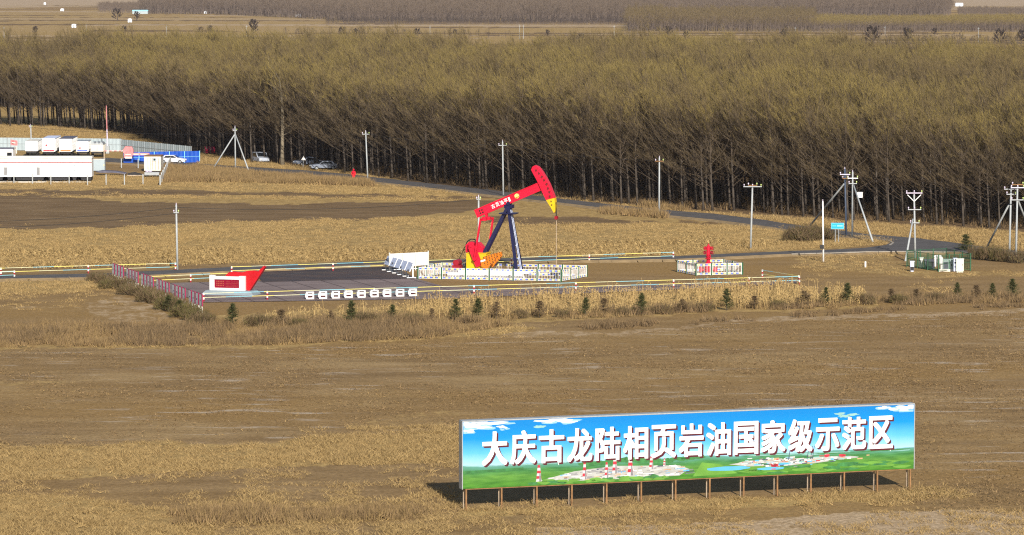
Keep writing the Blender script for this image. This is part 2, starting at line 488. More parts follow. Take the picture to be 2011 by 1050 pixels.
# ------------------------------------------------------------------ roads, yard
def dense(pts, step=25.0):
    out = []
    for i in range(len(pts) - 1):
        (x1, y1), (x2, y2) = pts[i], pts[i + 1]
        k = max(1, int(abs(x2 - x1) / step))
        for j in range(k):
            t = j / k; out.append((x1 + (x2 - x1) * t, y1 + (y2 - y1) * t + random.uniform(-.25, .25)))
    out.append(pts[-1]); return out
m_top = [(200, 309), (330, 317), (500, 328.5), (590, 333.5), (690, 342), (720, 346), (850, 360.5), (960, 372), (1100, 390), (1290, 410.5), (1400, 419), (1500, 431), (1540, 438), (1650, 452), (1700, 459), (1800, 467), (1890, 478), (1950, 487), (2011, 494), (2300, 526)]
m_bot = [(1752, 475), (1720, 469), (1650, 465), (1540, 449), (1500, 443), (1400, 430.5), (1290, 420), (1100, 397.5), (960, 382), (850, 369), (720, 354.5), (590, 343), (500, 337), (330, 325), (200, 317)]
s_top = [(-400, 561), (-100, 546), (0, 541), (220, 535.5), (520, 520.5), (750, 511.5), (1000, 506), (1325, 502.5), (1554, 492.5), (1640, 489.5), (1700, 486), (1740, 480.5), (1752, 475)]
s_bot = [(2300, 548), (2011, 511), (1940, 501), (1890, 494.5), (1750, 493), (1700, 493.8), (1640, 495.8), (1554, 498), (1325, 508), (1000, 512.5), (750, 518.5), (520, 528), (220, 543), (0, 547), (-100, 552), (-400, 567)]
road_poly = dense(m_top) + dense(s_bot) + dense(s_top)[:-1] + dense(m_bot)
RZ = .24
rp_ = [P(x, y, RZ) for x, y in road_poly]
rm_ = MB().sheet(rp_, RZ, 0)
cx_ = [(q.x, q.y) for q in rp_]
for i in range(len(cx_)):
    (ax, ay), (bx_, by_) = cx_[i], cx_[(i + 1) % len(cx_)]
    e = Vector((by_ - ay, ax - bx_, 0)); e = e.normalized() * .7 if e.length > 1e-6 else e
    rm_.add([(ax, ay, RZ), (bx_, by_, RZ), (bx_ - e.x, by_ - e.y, -.06), (ax - e.x, ay - e.y, -.06)], [(0, 1, 2, 3), (3, 2, 1, 0)][:1], 1)
struct('road', rm_, ['asphalt', 'verge_earth'])
kb = MB()
for line, off in ((dense([(2011, 511.2), (1940, 501.2), (1890, 494.7), (1750, 493.2), (1700, 494), (1640, 496), (1554, 498.2)], 12), 1.6),
                  (dense([(1748, 481), (1754, 476.5), (1745, 472), (1720, 468.3)], 6), -1.0)):
    for i in range(len(line) - 1):
        a, b2 = line[i], line[i + 1]
        pa, pb = P(*a, RZ), P(*b2, RZ)
        kb.beam((pa.x, pa.y, RZ - .01), (pb.x, pb.y, RZ - .01), .22, .10)
struct('kerb', kb, 'kerb')
yard_m = bpy.data.materials.new('yard_concrete'); yard_m.use_nodes = True
def slab_nodes(m, c1, c2, rough, joints=True):
    n, l = m.node_tree.nodes, m.node_tree.links
    b = n['Principled BSDF']; b.inputs['Roughness'].default_value = rough
    b.inputs['Specular IOR Level'].default_value = .25
    g = n.new('ShaderNodeNewGeometry')
    mp = n.new('ShaderNodeMapping'); mp.inputs['Rotation'].default_value = (0, 0, R(-18.6))
    l.new(g.outputs['Position'], mp.inputs['Vector'])
    t = n.new('ShaderNodeTexNoise'); t.inputs['Scale'].default_value = .35; t.inputs['Detail'].default_value = 8
    l.new(mp.outputs[0], t.inputs['Vector'])
    r = n.new('ShaderNodeValToRGB'); r.color_ramp.elements[0].position = .3; r.color_ramp.elements[1].position = .7
    r.color_ramp.elements[0].color = (*c1, 1); r.color_ramp.elements[1].color = (*c2, 1)
    l.new(t.outputs['Fac'], r.inputs[0])
    out = r.outputs[0]
    if joints:
        br = n.new('ShaderNodeTexBrick'); br.offset = 0
        br.inputs['Scale'].default_value = 1.0; br.inputs['Brick Width'].default_value = 3.1
        br.inputs['Row Height'].default_value = 7.0; br.inputs['Mortar Size'].default_value = .11
        br.inputs['Color1'].default_value = (1, 1, 1, 1); br.inputs['Color2'].default_value = (.88, .88, .88, 1)
        br.inputs['Mortar'].default_value = (.45, .42, .42, 1)
        l.new(mp.outputs[0], br.inputs['Vector'])
        mx = n.new('ShaderNodeMix'); mx.data_type = 'RGBA'; mx.blend_type = 'MULTIPLY'; mx.inputs[0].default_value = 1
        l.new(out, mx.inputs[6]); l.new(br.outputs['Color'], mx.inputs[7]); out = mx.outputs[2]
    l.new(out, b.inputs['Base Color'])
slab_nodes(yard_m, (.172, .130, .126), (.235, .182, .172), .8)
wet_m = bpy.data.materials.new('damp_asphalt'); wet_m.use_nodes = True
slab_nodes(wet_m, (.040, .032, .036), (.090, .056, .042), .7, False)
struct('yard_pavement', MB().sheet([P(*q) for q in dense([(280, 551), (300, 556.5), (520, 551), (812, 545.5), (870, 562), (930, 566), (1150, 561), (1330, 556), (1560, 550), (1572, 556), (1330, 568), (1130, 576), (850, 587), (402, 593.5), (330, 573)], 30)], .016), yard_m)
struct('yard_asphalt', MB().sheet([P(*q) for q in dense([(500, 533), (620, 527), (755, 519.5), (785, 527), (800, 536), (815, 547), (700, 549), (515, 554)], 30)], .022), wet_m)

# ------------------------------------------------------------------ scatter of uncountable cover
def scatter(name, protos, mats, pts, rot, scl, pid):
    vs, fs, ms, vp = [], [], [], []
    for k, mb in enumerate(protos):
        o = len(vs); vs += [tuple(q) for q in mb.v]; vp += [k] * len(mb.v)
        fs += [[o + i for i in f] for f in mb.f]; ms += mb.m
    nv = len(vs); N = len(pts)
    me = bpy.data.meshes.new(name)
    allv = np.concatenate([np.array(vs, float).reshape(-1, 3), np.asarray(pts, float)])
    me.from_pydata(allv.tolist(), [], fs)
    for q in mats: me.materials.append(M[q])
    me.polygons.foreach_set('material_index', ms)
    def attr(nm, ty, key, arr):
        a = me.attributes.new(nm, ty, 'POINT'); a.data.foreach_set(key, np.ascontiguousarray(arr).ravel())
    attr('proto', 'INT', 'value', np.concatenate([np.array(vp), np.asarray(pid)]).astype(np.int32))
    attr('is_point', 'INT', 'value', np.concatenate([np.zeros(nv), np.ones(N)]).astype(np.int32))
    attr('turn', 'FLOAT_VECTOR', 'vector', np.concatenate([np.zeros((nv, 3)), rot]).astype(np.float32))
    attr('size', 'FLOAT_VECTOR', 'vector', np.concatenate([np.ones((nv, 3)), scl]).astype(np.float32))
    ng = bpy.data.node_groups.new(name + '_scatter', 'GeometryNodeTree')
    ng.interface.new_socket('Geometry', in_out='INPUT', socket_type='NodeSocketGeometry')
    ng.interface.new_socket('Geometry', in_out='OUTPUT', socket_type='NodeSocketGeometry')
    n, l = ng.nodes, ng.links
    gi, go = n.new('NodeGroupInput'), n.new('NodeGroupOutput')
    def named(nm, ty):
        q = n.new('GeometryNodeInputNamedAttribute'); q.data_type = ty; q.inputs[0].default_value = nm
        return q.outputs[0]
    code = n.new('ShaderNodeMath'); code.operation = 'MULTIPLY_ADD'
    l.new(named('is_point', 'INT'), code.inputs[0]); code.inputs[1].default_value = 100.0
    l.new(named('proto', 'INT'), code.inputs[2])
    e2r = n.new('FunctionNodeEulerToRotation'); l.new(named('turn', 'FLOAT_VECTOR'), e2r.inputs[0])
    szn = named('size', 'FLOAT_VECTOR')
    jn = n.new('GeometryNodeJoinGeometry')
    def pick(v):
        c = n.new('FunctionNodeCompare'); c.data_type = 'FLOAT'; c.operation = 'EQUAL'
        c.inputs['B'].default_value = v; c.inputs['Epsilon'].default_value = .1
        l.new(code.outputs[0], c.inputs['A'])
        s = n.new('GeometryNodeSeparateGeometry'); s.domain = 'POINT'
        l.new(gi.outputs[0], s.inputs[0]); l.new(c.outputs[0], s.inputs[1]); return s.outputs[0]
    for k in range(len(protos)):
        iop = n.new('GeometryNodeInstanceOnPoints')
        l.new(pick(100.0 + k), iop.inputs['Points']); l.new(pick(float(k)), iop.inputs['Instance'])
        l.new(e2r.outputs[0], iop.inputs['Rotation']); l.new(szn, iop.inputs['Scale'])
        l.new(iop.outputs[0], jn.inputs[0])
    l.new(jn.outputs[0], go.inputs[0])
    o = bpy.data.objects.new(name, me); SC.collection.objects.link(o)
    md = o.modifiers.new('scatter', 'NODES'); md.node_group = ng
    return tag(o, kind='stuff')
def spread(poly, dens, keep=None, n_max=60000):
    """random ground points inside an outline (given where the photo shows it)"""
    w = [P(*q) for q in poly]
    xs, ys = [q.x for q in w], [q.y for q in w]
    A = (max(xs) - min(xs)) * (max(ys) - min(ys))
    n = int(min(A * dens, 400000))
    X = RNG.uniform(min(xs), max(xs), n); Y = RNG.uniform(min(ys), max(ys), n)
    ok = inpoly(X, Y, [(q.x, q.y) for q in w])
    px, py = proj(X, Y)
    ok &= (px > -160) & (px < 2170)
    X, Y = X[ok], Y[ok]
    if keep is not None:
        q = keep(X, Y); X, Y = X[q], Y[q]
    if len(X) > n_max: X, Y = X[:n_max], Y[:n_max]
    return X, Y
def place(name, protos, mats, XY, smin, smax, label, cat, lean=0.12, group=None):
    X = np.concatenate([q[0] for q in XY]); Y = np.concatenate([q[1] for q in XY])
    N = len(X)
    rot = np.stack([RNG.normal(0, lean, N), RNG.normal(0, lean, N), RNG.uniform(0, 6.28, N)], 1)
    s = RNG.uniform(smin, smax, N) * (.75 + .5 * vnoise(X * .4, Y * .15, 31))
    scl = np.stack([s * RNG.uniform(.85, 1.2, N), s * RNG.uniform(.85, 1.2, N), s], 1)
    o = scatter(name, protos, mats, np.stack([X, Y, np.full(N, -.03)], 1), rot, scl, RNG.integers(0, len(protos), N))
    return tag(o, label, cat, group, 'stuff')
def tuft(nb, rad, h, w, m=0, spreadk=.5, m2=None):
    mb = MB()
    for i in range(nb):
        a = random.uniform(0, 6.28); r = rad * math.sqrt(random.random())
        b = Vector((r * math.cos(a), r * math.sin(a), 0))
        hh = h * random.uniform(.5, 1.1)
        t = b + Vector((random.gauss(0, spreadk * hh), random.gauss(0, spreadk * hh), hh))
        mb.ribbon(b, t, w * random.uniform(.7, 1.3), m if (m2 is None or random.random() < .6) else m2)
    return mb
def stalk(h):
    mb = MB()
    top = Vector((random.gauss(0, .1), random.gauss(0, .1), h))
    mb.tube([(0, 0, 0), tuple(top * .5), tuple(top)], [.025, .02, .012], 3, 0, False)
    for k in range(6):
        z = random.uniform(.25, .95)
        a = random.uniform(0, 6.28); L = random.uniform(.25, .5)
        p = top * z; d = Vector((math.cos(a), math.sin(a), 0))
        q = p + d * L * .6 + Vector((0, 0, .15 * L)); e = p + d * L + Vector((0, 0, -.5 * L))
        mb.ribbon(p, q, .09, 1); mb.ribbon(e, q, .08, 1)
    return mb
goldfn = lambda thr: (lambda X, Y: np.clip((zone_at(X, Y)[0] - .12) * 1.25 + (vnoise(X * .5, Y * .22, 17) - .5) * .9 + (vnoise(X * .12, Y * .06, 18) - .5) * .8, 0, 1) * (1.25 - thr) > RNG.random(len(X)))
off_road = lambda X, Y: ~inpoly(*proj(X, Y), road_poly)

g_prot = [tuft(34, .55, .22, .030, 0, .8, 1) for _ in range(4)]
place('dry_grass', g_prot, ['straw', 'straw_brown'], [
    spread([(-160, 850), (900, 835), (905, 1070), (-160, 1070)], 7.0, goldfn(.55)),
    spread([(905, 995), (1800, 950), (1920, 955), (1920, 985), (905, 1020)], 7, goldfn(.55)),
    spread([(900, 1020), (2170, 960), (2170, 1075), (900, 1075)], 5.0, goldfn(.5)),
    spread([(-160, 640), (450, 636), (1100, 636), (1100, 662), (-160, 695)], 1.6, goldfn(.5)),
    ], .7, 1.25, 'dry golden grass tufts scattered over the stubble around the billboard', 'grass')
place('field_grass', [tuft(50, .85, .20, .036, 0, .7, 1) for _ in range(4)], ['straw', 'straw_brown'], [
    spread([(-160, 440), (900, 425), (1500, 445), (1740, 480), (1330, 502), (750, 511), (-160, 530)], 1.6, lambda X, Y: goldfn(.5)(X, Y) & off_road(X, Y), 30000),
    spread([(-160, 345), (330, 345), (720, 355), (960, 384), (900, 395), (-160, 384)], 1.3, goldfn(.5)),
    spread([(-160, 546), (240, 546), (240, 600), (-160, 620)], 1.5, goldfn(.5)),
    spread([(1560, 500), (1760, 496), (2170, 525), (2170, 560), (1700, 600), (1560, 560)], .9, lambda X, Y: goldfn(.45)(X, Y) & off_road(X, Y)),
    ], .7, 1.3, 'short golden stubble and grass covering the field behind the yard', 'grass')
place('roadside_grass', [tuft(56, .8, .28, .040, 0, .7, 1) for _ in range(3)], ['straw', 'straw_brown'], [
    spread([(-160, 238), (100, 249), (250, 262), (390, 300), (600, 328), (900, 368), (1200, 402), (1500, 425), (1700, 437), (2011, 458), (2170, 470), (2170, 512), (2011, 493), (1700, 459), (1500, 431), (1200, 400), (900, 366), (600, 334), (390, 321), (-160, 300)], 1.3, lambda X, Y: off_road(X, Y) & ~inpoly(*proj(X, Y), [(-200, 285), (395, 285), (395, 330), (-200, 330)])),
    spread([(1600, 452), (1745, 472), (1735, 480), (1540, 490), (1530, 478)], 1.6, off_road),
    ], .7, 1.5, 'tall dry grass along the road verge in front of the forest', 'grass')
stalks = [stalk(random.uniform(1.1, 1.7)) for _ in range(6)]
place('corn_stalks', stalks, ['straw_pale', 'straw'], [
    spread([(740, 604), (900, 594), (1100, 582), (1300, 572), (1560, 564), (1700, 580), (1700, 600), (1300, 612), (1000, 626), (800, 626)], 2.4, lambda X, Y: vnoise(X * .3, Y * .12, 41) > RNG.random(len(X)) * .8),
    spread([(520, 625), (760, 606), (800, 626), (560, 640)], .8),
    ], .55, 1.05, 'pale dead corn stalks standing between the front rail and the saplings', 'corn', .1)
place('corn_stubble', [stalk(.45) for _ in range(4)], ['straw_brown', 'straw'], [
    spread([(-160, 492), (860, 488), (1400, 470), (1560, 480), (1325, 500), (750, 510), (-160, 534)], 1.6, lambda X, Y: off_road(X, Y) & (vnoise(X * .3, Y * .2, 43) > .25)),
    ], .7, 1.4, 'short broken corn stubble in the golden field behind the yard', 'corn', .2)
place('brown_weeds', [tuft(70, .8, .7, .045, 0, .35, 1) for _ in range(4)], ['weed_brown', 'straw_brown'], [
    spread([(-160, 652), (330, 640), (470, 640), (820, 632), (1000, 640), (840, 664), (560, 676), (-160, 684)], 1.5, lambda X, Y: vnoise(X * .25, Y * .15, 44) > .2 + .45 * RNG.random(len(X))),
    spread([(-160, 640), (420, 632), (640, 645), (480, 660), (-160, 665)], .6),
    spread([(420, 632), (760, 618), (1560, 588), (2170, 570), (2170, 590), (1600, 606), (1000, 632), (640, 646)], .55, lambda X, Y: vnoise(X * .3, Y * .3, 47) > .2 + .5 * RNG.random(len(X))),
    spread([(330, 1006), (830, 1000), (840, 1018), (350, 1032)], 3.2),
    ], .5, 1.05, 'brown dead weeds massed along the ditch below the saplings', 'weeds', .15)
place('verge_weeds', [tuft(70, 1.0, 1.1, .07, 0, .25, 1) for _ in range(4)], ['straw_brown', 'weed_brown'], [
    spread([(325, 330), (400, 330), (500, 341), (720, 358), (730, 366), (480, 358), (330, 357)], 1.3),
    spread([(1170, 412), (1200, 410), (1300, 423), (1300, 428), (1190, 422)], .6),
    spread([(1250, 404), (1300, 410), (1360, 416), (1300, 405)], 1.0),
    ], .6, 1.15, 'tall brown weeds on the near side of the road', 'weeds', .12)
place('ditch_clods', [tuft(50, .6, .55, .05, 0, .5, 1) for _ in range(3)], ['shrub_brown', 'weed_brown'], [
    spread([(1140, 640), (1290, 630), (1290, 640), (1140, 648)], 1.2), spread([(1360, 630), (1480, 622), (1480, 634), (1360, 638)], .6),
    spread([(1550, 615), (1800, 604), (1800, 612), (1550, 624)], .5), spread([(1920, 600), (2100, 592), (2100, 604), (1920, 608)], .8),
    ], .6, 1.2, 'low dark weed clumps along the far edge of the big field', 'weeds', .2)


place('ditch_weeds', [tuft(90, 1.1, .95, .05, 0, .3, 1) for _ in range(4)], ['shrub_brown', 'weed_brown'], [
    spread([(-160, 655), (330, 645), (470, 645), (830, 635), (960, 642), (840, 662), (560, 676), (-160, 684)], 1.4, lambda X, Y: vnoise(X * .22, Y * .1, 48) > .48 + .2 * RNG.random(len(X))),
    spread([(400, 640), (760, 620), (1560, 598), (2170, 578), (2170, 588), (1600, 604), (1000, 630), (640, 646)], .8, lambda X, Y: vnoise(X * .30, Y * .2, 49) > .45 + .25 * RNG.random(len(X)))],
    .5, 1.1, 'dark brown weed thickets along the ditch and between the saplings', 'weeds', .15)

place('soil_clods', [tuft(16, .6, .09, .05, 0, 1.1, 1) for _ in range(3)] + [tuft(10, .6, .10, .04, 2, 1.4)], ['clod', 'weed_brown', 'straw_brown'], [
    spread([(-160, 690), (600, 682), (1200, 658), (1500, 632), (2170, 606), (2170, 1000), (1800, 1000), (1790, 870), (900, 850), (-160, 890)], 3.5, lambda X, Y: vnoise(X * .10, Y * .10, 81) > RNG.random(len(X)) * .9, 40000)],
    .5, 1.3, 'small clods and crop bits strewn over the big ploughed field', 'clods', .3)

# ------------------------------------------------------------------ trees
def limb_tree(H, nl, spreadr, wind, tw, nb, ntw, trunk_r=.17, fork=.32, mats=(0, 1, 2), tip_at=.62):
    """trunk builder and crown builder (limbs, branches, twigs)"""
    tr, cr = MB(), MB()
    lean = Vector((wind * random.uniform(.2, .8), random.gauss(0, .25), 0))
    def axis(t): return Vector((lean.x * t * t + .12 * math.sin(t * 5 + H), lean.y * t * t, H * .86 * t))
    ns = 5; cut = .52
    tr.tube([axis(cut * i / ns) for i in range(ns + 1)], [trunk_r * (1.25 if i == 0 else 1 - .6 * cut * i / ns) for i in range(ns + 1)], 7, 0)
    cr.tube([axis(cut + (1 - cut) * i / 4) for i in range(5)], [trunk_r * (.68 - .15 * i) for i in range(5)], 4, mats[0], False)
    def shoot(p, d, L, n, r0, up, bend):
        pts = [Vector(p)]; d = Vector(d).normalized()
        for i in range(n):
            d = (d + Vector((bend * .16, 0, up * .22)) + Vector((random.gauss(0, .1), random.gauss(0, .1), random.gauss(0, .06)))).normalized()
            pts.append(pts[-1] + d * (L / n))
        return pts
    for i in range(nl):
        t = fork + (1.0 - fork) * ((i + random.random()) / nl) ** .9
        p = axis(t)
        az = random.uniform(0, 6.28)
        el = R(random.uniform(-4, 38) + 34 * t)
        L = (H - p.z) * random.uniform(.55, .95) + 1.0
        L = min(L, H * .5)
        d = Vector((math.cos(az) * math.cos(el) * spreadr + wind * .16, math.sin(az) * math.cos(el) * spreadr, math.sin(el)))
        pts = shoot(p, d, L, 5, .05, .55, wind * .35)
        cr.tube(pts, [.055 * (1 - .16 * k) for k in range(6)], 3, mats[0], False)
        for j in range(nb):
            s = random.uniform(.25, 1.0) * 4.99
            k = int(s); q = pts[k].lerp(pts[k + 1], s - k)
            dd = (pts[k + 1] - pts[k]).normalized()
            b = (dd + Vector((random.gauss(0, .5) + wind * .1, random.gauss(0, .5), random.uniform(-.05, .5)))).normalized()
            bl = random.uniform(.9, 2.2) * (H / 15)
            bp = shoot(q, b, bl, 2, .02, .5, wind * .3)
            for a in range(2): cr.ribbon(bp[a], bp[a + 1] + (bp[a + 1] - bp[a]) * .3, .045, mats[0])
            for c in range(ntw):
                s2 = random.uniform(.15, 1.0) * 1.99; k2 = int(s2)
                o = bp[k2].lerp(bp[k2 + 1], s2 - k2)
                td = ((bp[k2 + 1] - bp[k2]).normalized() + Vector((random.gauss(0, .45) + wind * .12, random.gauss(0, .45), random.uniform(0, .7)))).normalized()
                e = o + td * random.uniform(.4, 1.05) * (H / 15)
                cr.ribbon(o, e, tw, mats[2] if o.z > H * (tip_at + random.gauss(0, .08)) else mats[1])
    return tr, cr
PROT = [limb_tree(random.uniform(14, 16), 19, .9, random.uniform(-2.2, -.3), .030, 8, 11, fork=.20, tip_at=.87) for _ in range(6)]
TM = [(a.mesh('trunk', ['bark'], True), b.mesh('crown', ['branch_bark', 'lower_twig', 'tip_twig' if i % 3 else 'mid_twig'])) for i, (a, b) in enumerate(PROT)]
FRONT = [(-200, 244), (0, 248), (100, 251), (250, 263), (390, 303), (500, 321), (600, 331), (750, 350), (900, 367), (1200, 400), (1500, 422), (1700, 434), (2011, 452), (2230, 466)]
BACK = [(2230, 236), (2011, 232), (1900, 218), (1760, 216), (1720, 204), (1690, 184), (1600, 186), (1500, 200), (1300, 194), (1000, 202), (700, 196), (500, 186), (300, 180), (100, 190), (-200, 204)]
fw = [P(*q) for q in FRONT]; bw = [P(*q) for q in BACK]
forest = [(q.x, q.y) for q in fw + bw]
def edge_dist(X, Y):
    d = np.full(X.shape, 1e9)
    for i in range(len(fw) - 1):
        a, b = fw[i], fw[i + 1]
        ex, ey = b.x - a.x, b.y - a.y
        t = np.clip(((X - a.x) * ex + (Y - a.y) * ey) / (ex * ex + ey * ey), 0, 1)
        d = np.minimum(d, np.hypot(X - a.x - t * ex, Y - a.y - t * ey))
    return d
def jgrid(poly, sx, sy, jit, ang=0.0):
    xs = [q[0] for q in poly]; ys = [q[1] for q in poly]
    c, s = math.cos(ang), math.sin(ang)
    cx, cy = (min(xs) + max(xs)) / 2, (min(ys) + max(ys)) / 2
    rad = math.hypot(max(xs) - min(xs), max(ys) - min(ys)) / 2
    gx, gy = np.meshgrid(np.arange(-rad, rad, sx), np.arange(-rad, rad, sy))
    gx = gx.ravel() + RNG.normal(0, jit, gx.size); gy = gy.ravel() + RNG.normal(0, jit, gy.size)
    X = cx + gx * c - gy * s; Y = cy + gx * s + gy * c
    k = inpoly(X, Y, poly)
    return X[k], Y[k]
FX, FY = jgrid(forest, 2.6, 3.4, .75, R(-58))
px, py = proj(FX, FY)
k = (px > -200) & (px < 2230) & (RNG.random(len(FX)) < .93)
gapn = vnoise(FX * .09, FY * .05, 73)
k &= (gapn > .16) | (edge_dist(FX, FY) < 14)
k &= ~inpoly(px, py, [(-300, 210), (120, 212), (330, 222), (430, 236), (300, 243), (200, 240), (-300, 235)])
k &= ~inpoly(px, py, [(1690, 190), (1730, 190), (1760, 216), (1700, 212)])
FX, FY, px = FX[k], FY[k], px[k]
ed = edge_dist(FX, FY)
hs = .76 + .34 * vnoise(FX * .05, FY * .03, 51) + RNG.normal(0, .075, len(FX))
hs = np.minimum(hs, 1.06 + RNG.normal(0, .03, len(FX)))
hs = np.where(edge_dist(FX, FY) > 160, np.minimum(hs, .98 + RNG.normal(0, .04, len(FX))), hs)
score = ed * 1.0 + FY * .03 + np.where((px < -10) | (px > 2020), 1e6, 0)
order = np.argsort(score)
first = order[:300]
rest = order[300:]
CR = PROT
for k in first:
    i = int(RNG.integers(0, 6))
    t = thing('bare_tree', 'slender leafless poplar standing in the front ranks of the forest edge', 'tree', (FX[k], FY[k], -.03), RNG.uniform(-.35, .35), 'leafless trees along the forest edge')
    t.scale = (hs[k],) * 3
    for nm, me in zip(('trunk', 'crown'), TM[i]):
        o = bpy.data.objects.new(nm, me); SC.collection.objects.link(o); o.parent = t
def join(a, b, off):
    q = MB(); q.v = list(a.v) + list(b.v)
    q.f = [list(f) for f in a.f] + [[len(a.v) + i for i in f] for f in b.f]
    q.m = [m for m in a.m] + [m + off for m in b.m]
    return q
N = len(rest)
sc = hs[rest]
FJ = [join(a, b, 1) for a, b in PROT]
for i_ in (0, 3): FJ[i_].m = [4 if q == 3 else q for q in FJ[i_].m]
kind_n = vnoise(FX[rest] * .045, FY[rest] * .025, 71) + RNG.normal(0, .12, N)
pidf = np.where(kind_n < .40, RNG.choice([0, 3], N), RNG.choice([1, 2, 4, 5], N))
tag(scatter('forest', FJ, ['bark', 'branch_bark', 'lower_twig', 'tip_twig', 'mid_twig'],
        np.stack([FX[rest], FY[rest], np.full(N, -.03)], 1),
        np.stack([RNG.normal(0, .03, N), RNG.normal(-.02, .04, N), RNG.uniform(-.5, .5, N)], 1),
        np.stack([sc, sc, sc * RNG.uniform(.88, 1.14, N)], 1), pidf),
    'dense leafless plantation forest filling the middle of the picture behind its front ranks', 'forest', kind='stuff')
# stout pale forked tree near the parked cars
tr, cr = limb_tree(17, 16, .8, -1.2, .034, 8, 12, .36, .25)
t = thing('forked_tree', 'stout pale forked tree at the forest edge left of the triangular warning sign', 'tree', P(556, 325))
tr.build('trunk', 'bark_pale', t, smooth=True)
cr.build('crown', ['bark_pale', 'lower_twig', 'tip_twig'], t)
# undergrowth and litter inside the wood
place('undergrowth', [tuft(46, .9, .8, .06, 0, .35, 1) for _ in range(4)], ['weed_brown', 'shrub_brown'], [
    spread([(500, 318), (900, 362), (1200, 396), (1500, 418), (1700, 430), (2170, 460), (2170, 430), (1700, 405), (1200, 370), (600, 305)], .22)], .6, 1.3,
    'dark brown undergrowth between the forest trunks', 'undergrowth', .15)

# far woods
FARP = []
for hh in (14.0, 14.0, 13.0):
    FARP.append(join(*limb_tree(hh, 12, .8, -.6, .10, 5, 6, .22, .3), 1))
def far_wood(name, poly, sx, sc0, label, mats, protos=FARP, jz=.12):
    w = [P(*q) for q in poly]
    X, Y = jgrid([(q.x, q.y) for q in w], sx, sx * 1.6, sx * .3)
    N = len(X)
    s = sc0 * (1 + RNG.normal(0, jz, N) + .25 * (vnoise(X * .012, Y * .006, 61) - .5))
    return tag(scatter(name, protos, mats, np.stack([X, Y, np.full(N, -.03)], 1),
               np.stack([RNG.normal(0, .03, N)] * 2 + [RNG.uniform(0, 6.28, N)], 1), np.stack([s, s, s], 1), RNG.integers(0, len(protos), N)), label, 'forest', kind='stuff')
fm = ['far_bark', 'far_bark', 'far_twig', 'far_twig']
far_wood('distant_wood', [(276, 27), (420, 28), (640, 38), (700, 42), (1000, 43.5), (1235, 43), (1330, 38), (1330, 9), (900, 8), (280, 10)], 5.0, .95, 'hazy purple grey wood along the top middle of the picture', fm)
far_wood('low_far_wood', [(190, 23), (280, 27), (280, 16), (200, 16)], 5.0, .5, 'thin low line of far trees left of the big distant wood', fm)
far_wood('dark_far_wood', [(1230, 33), (1868, 31.5), (1868, 16), (1230, 14)], 5.0, .86, 'tall dark far wood above the young olive plantation', fm)
far_wood('young_plantation', [(1590, 62.5), (2200, 62.5), (2200, 52), (1590, 52)], 3.2, .58, 'young plantation with an even olive top right of the top centre', ['far_bark', 'far_bark', 'far_twig', 'tip_twig'], jz=.04)
far_wood('mixed_far_wood', [(1232, 62), (1600, 62.5), (1600, 50), (1232, 48)], 3.6, .74, 'brownish far wood left of the young olive plantation', ['far_bark', 'far_bark', 'mid_twig', 'mid_twig'])
far_wood('right_far_wood', [(1882, 31), (2200, 31), (2200, 26), (1882, 26)], 4.0, .42, 'low far tree belt at the top right corner', fm)
far_wood('far_hedge', [(640, 48.5), (1240, 49.5), (1240, 46), (640, 45.5)], 3.2, .26, 'dark low hedge below the big distant wood in the top middle', ['far_bark', 'far_dark', 'far_dark', 'far_dark'], jz=.3)
far_wood('far_thicket', [(1690, 88), (2200, 90), (2200, 84), (1690, 84)], 3.4, .24, 'dark low thicket belt beyond the forest at the upper right', ['far_bark', 'far_dark', 'far_dark', 'far_dark'], jz=.35)
far_wood('far_brush', [(560, 73), (1000, 76), (1000, 73.5), (560, 71)], 5.0, .22, 'scattered brush along the far field edge in the upper left middle', ['far_bark', 'far_dark', 'far_dark', 'far_dark'], jz=.4)
# single far trees and bushes
fa, fb = limb_tree(9, 22, 1.5, -.3, .30, 14, 12, .3, .12)
farbush = [fa.mesh('trunk', ['far_dark']), fb.mesh('crown', ['far_dark', 'far_dark', 'far_dark'])]
FT = [(231, 41, 1.0, 'round dark tree standing alone in the far left fields'), (268, 41, .75, 'smaller dark tree right of the round far left tree'),
      (497, 69, .92, 'dark far tree beside a thin pole left of the top centre'), (70, 68, .5, 'dark far bush near the left edge of the far fields'),
      (245, 66, .48, 'dark far bush right of the small white shed'), (393, 66, .42, 'left one of two far bushes beside the field track'), (412, 66, .5, 'right one of two far bushes beside the field track'),
      (672, 72, .55, 'bare far bush left of the pale field strip'), (700, 73, .5, 'bare far bush at the left end of the pale field strip'), (820, 73, .5, 'round bare far bush in the pale field strip'),
      (893, 72, .42, 'small bare far bush right of a white pole'), (1075, 72, .4, 'small bare far bush right of the paired white poles'), (1313, 73, .62, 'dark far bush below the brown far wood'),
      (1347, 80, .5, 'dark far bush at the left of the far water'), (1540, 82, .62, 'dark upright far bush left of a blue white pole'), (1715, 88, .95, 'broad dark thicket beyond the forest at right'),
      (1782, 86, .8, 'dark far thicket right of the broad one'), (1836, 72, .5, 'far bush below the young plantation'), (1140, 96, .7, 'dark tree rising at the far edge of the forest beside the water'), (1966, 88, .8, 'dark low far thicket at the right edge'), (2005, 86, .7, 'dark far thicket cut by the right edge')]
for x, y, s, lb in FT:
    t = thing('far_tree', lb, 'tree', P(x, y), random.uniform(0, 6), 'single trees in the far fields'); t.scale = (s * 1.1, s * 1.1, s)
    for nm, me in zip(('trunk', 'crown'), farbush):
        o = bpy.data.objects.new(nm, me); SC.collection.objects.link(o); o.parent = t
# far water
struct('water', MB().sheet([P(*q) for q in dense([(1085, 86), (1180, 83), (1400, 84), (1470, 87), (1290, 92), (1100, 90)], 20)], .02), 'water')

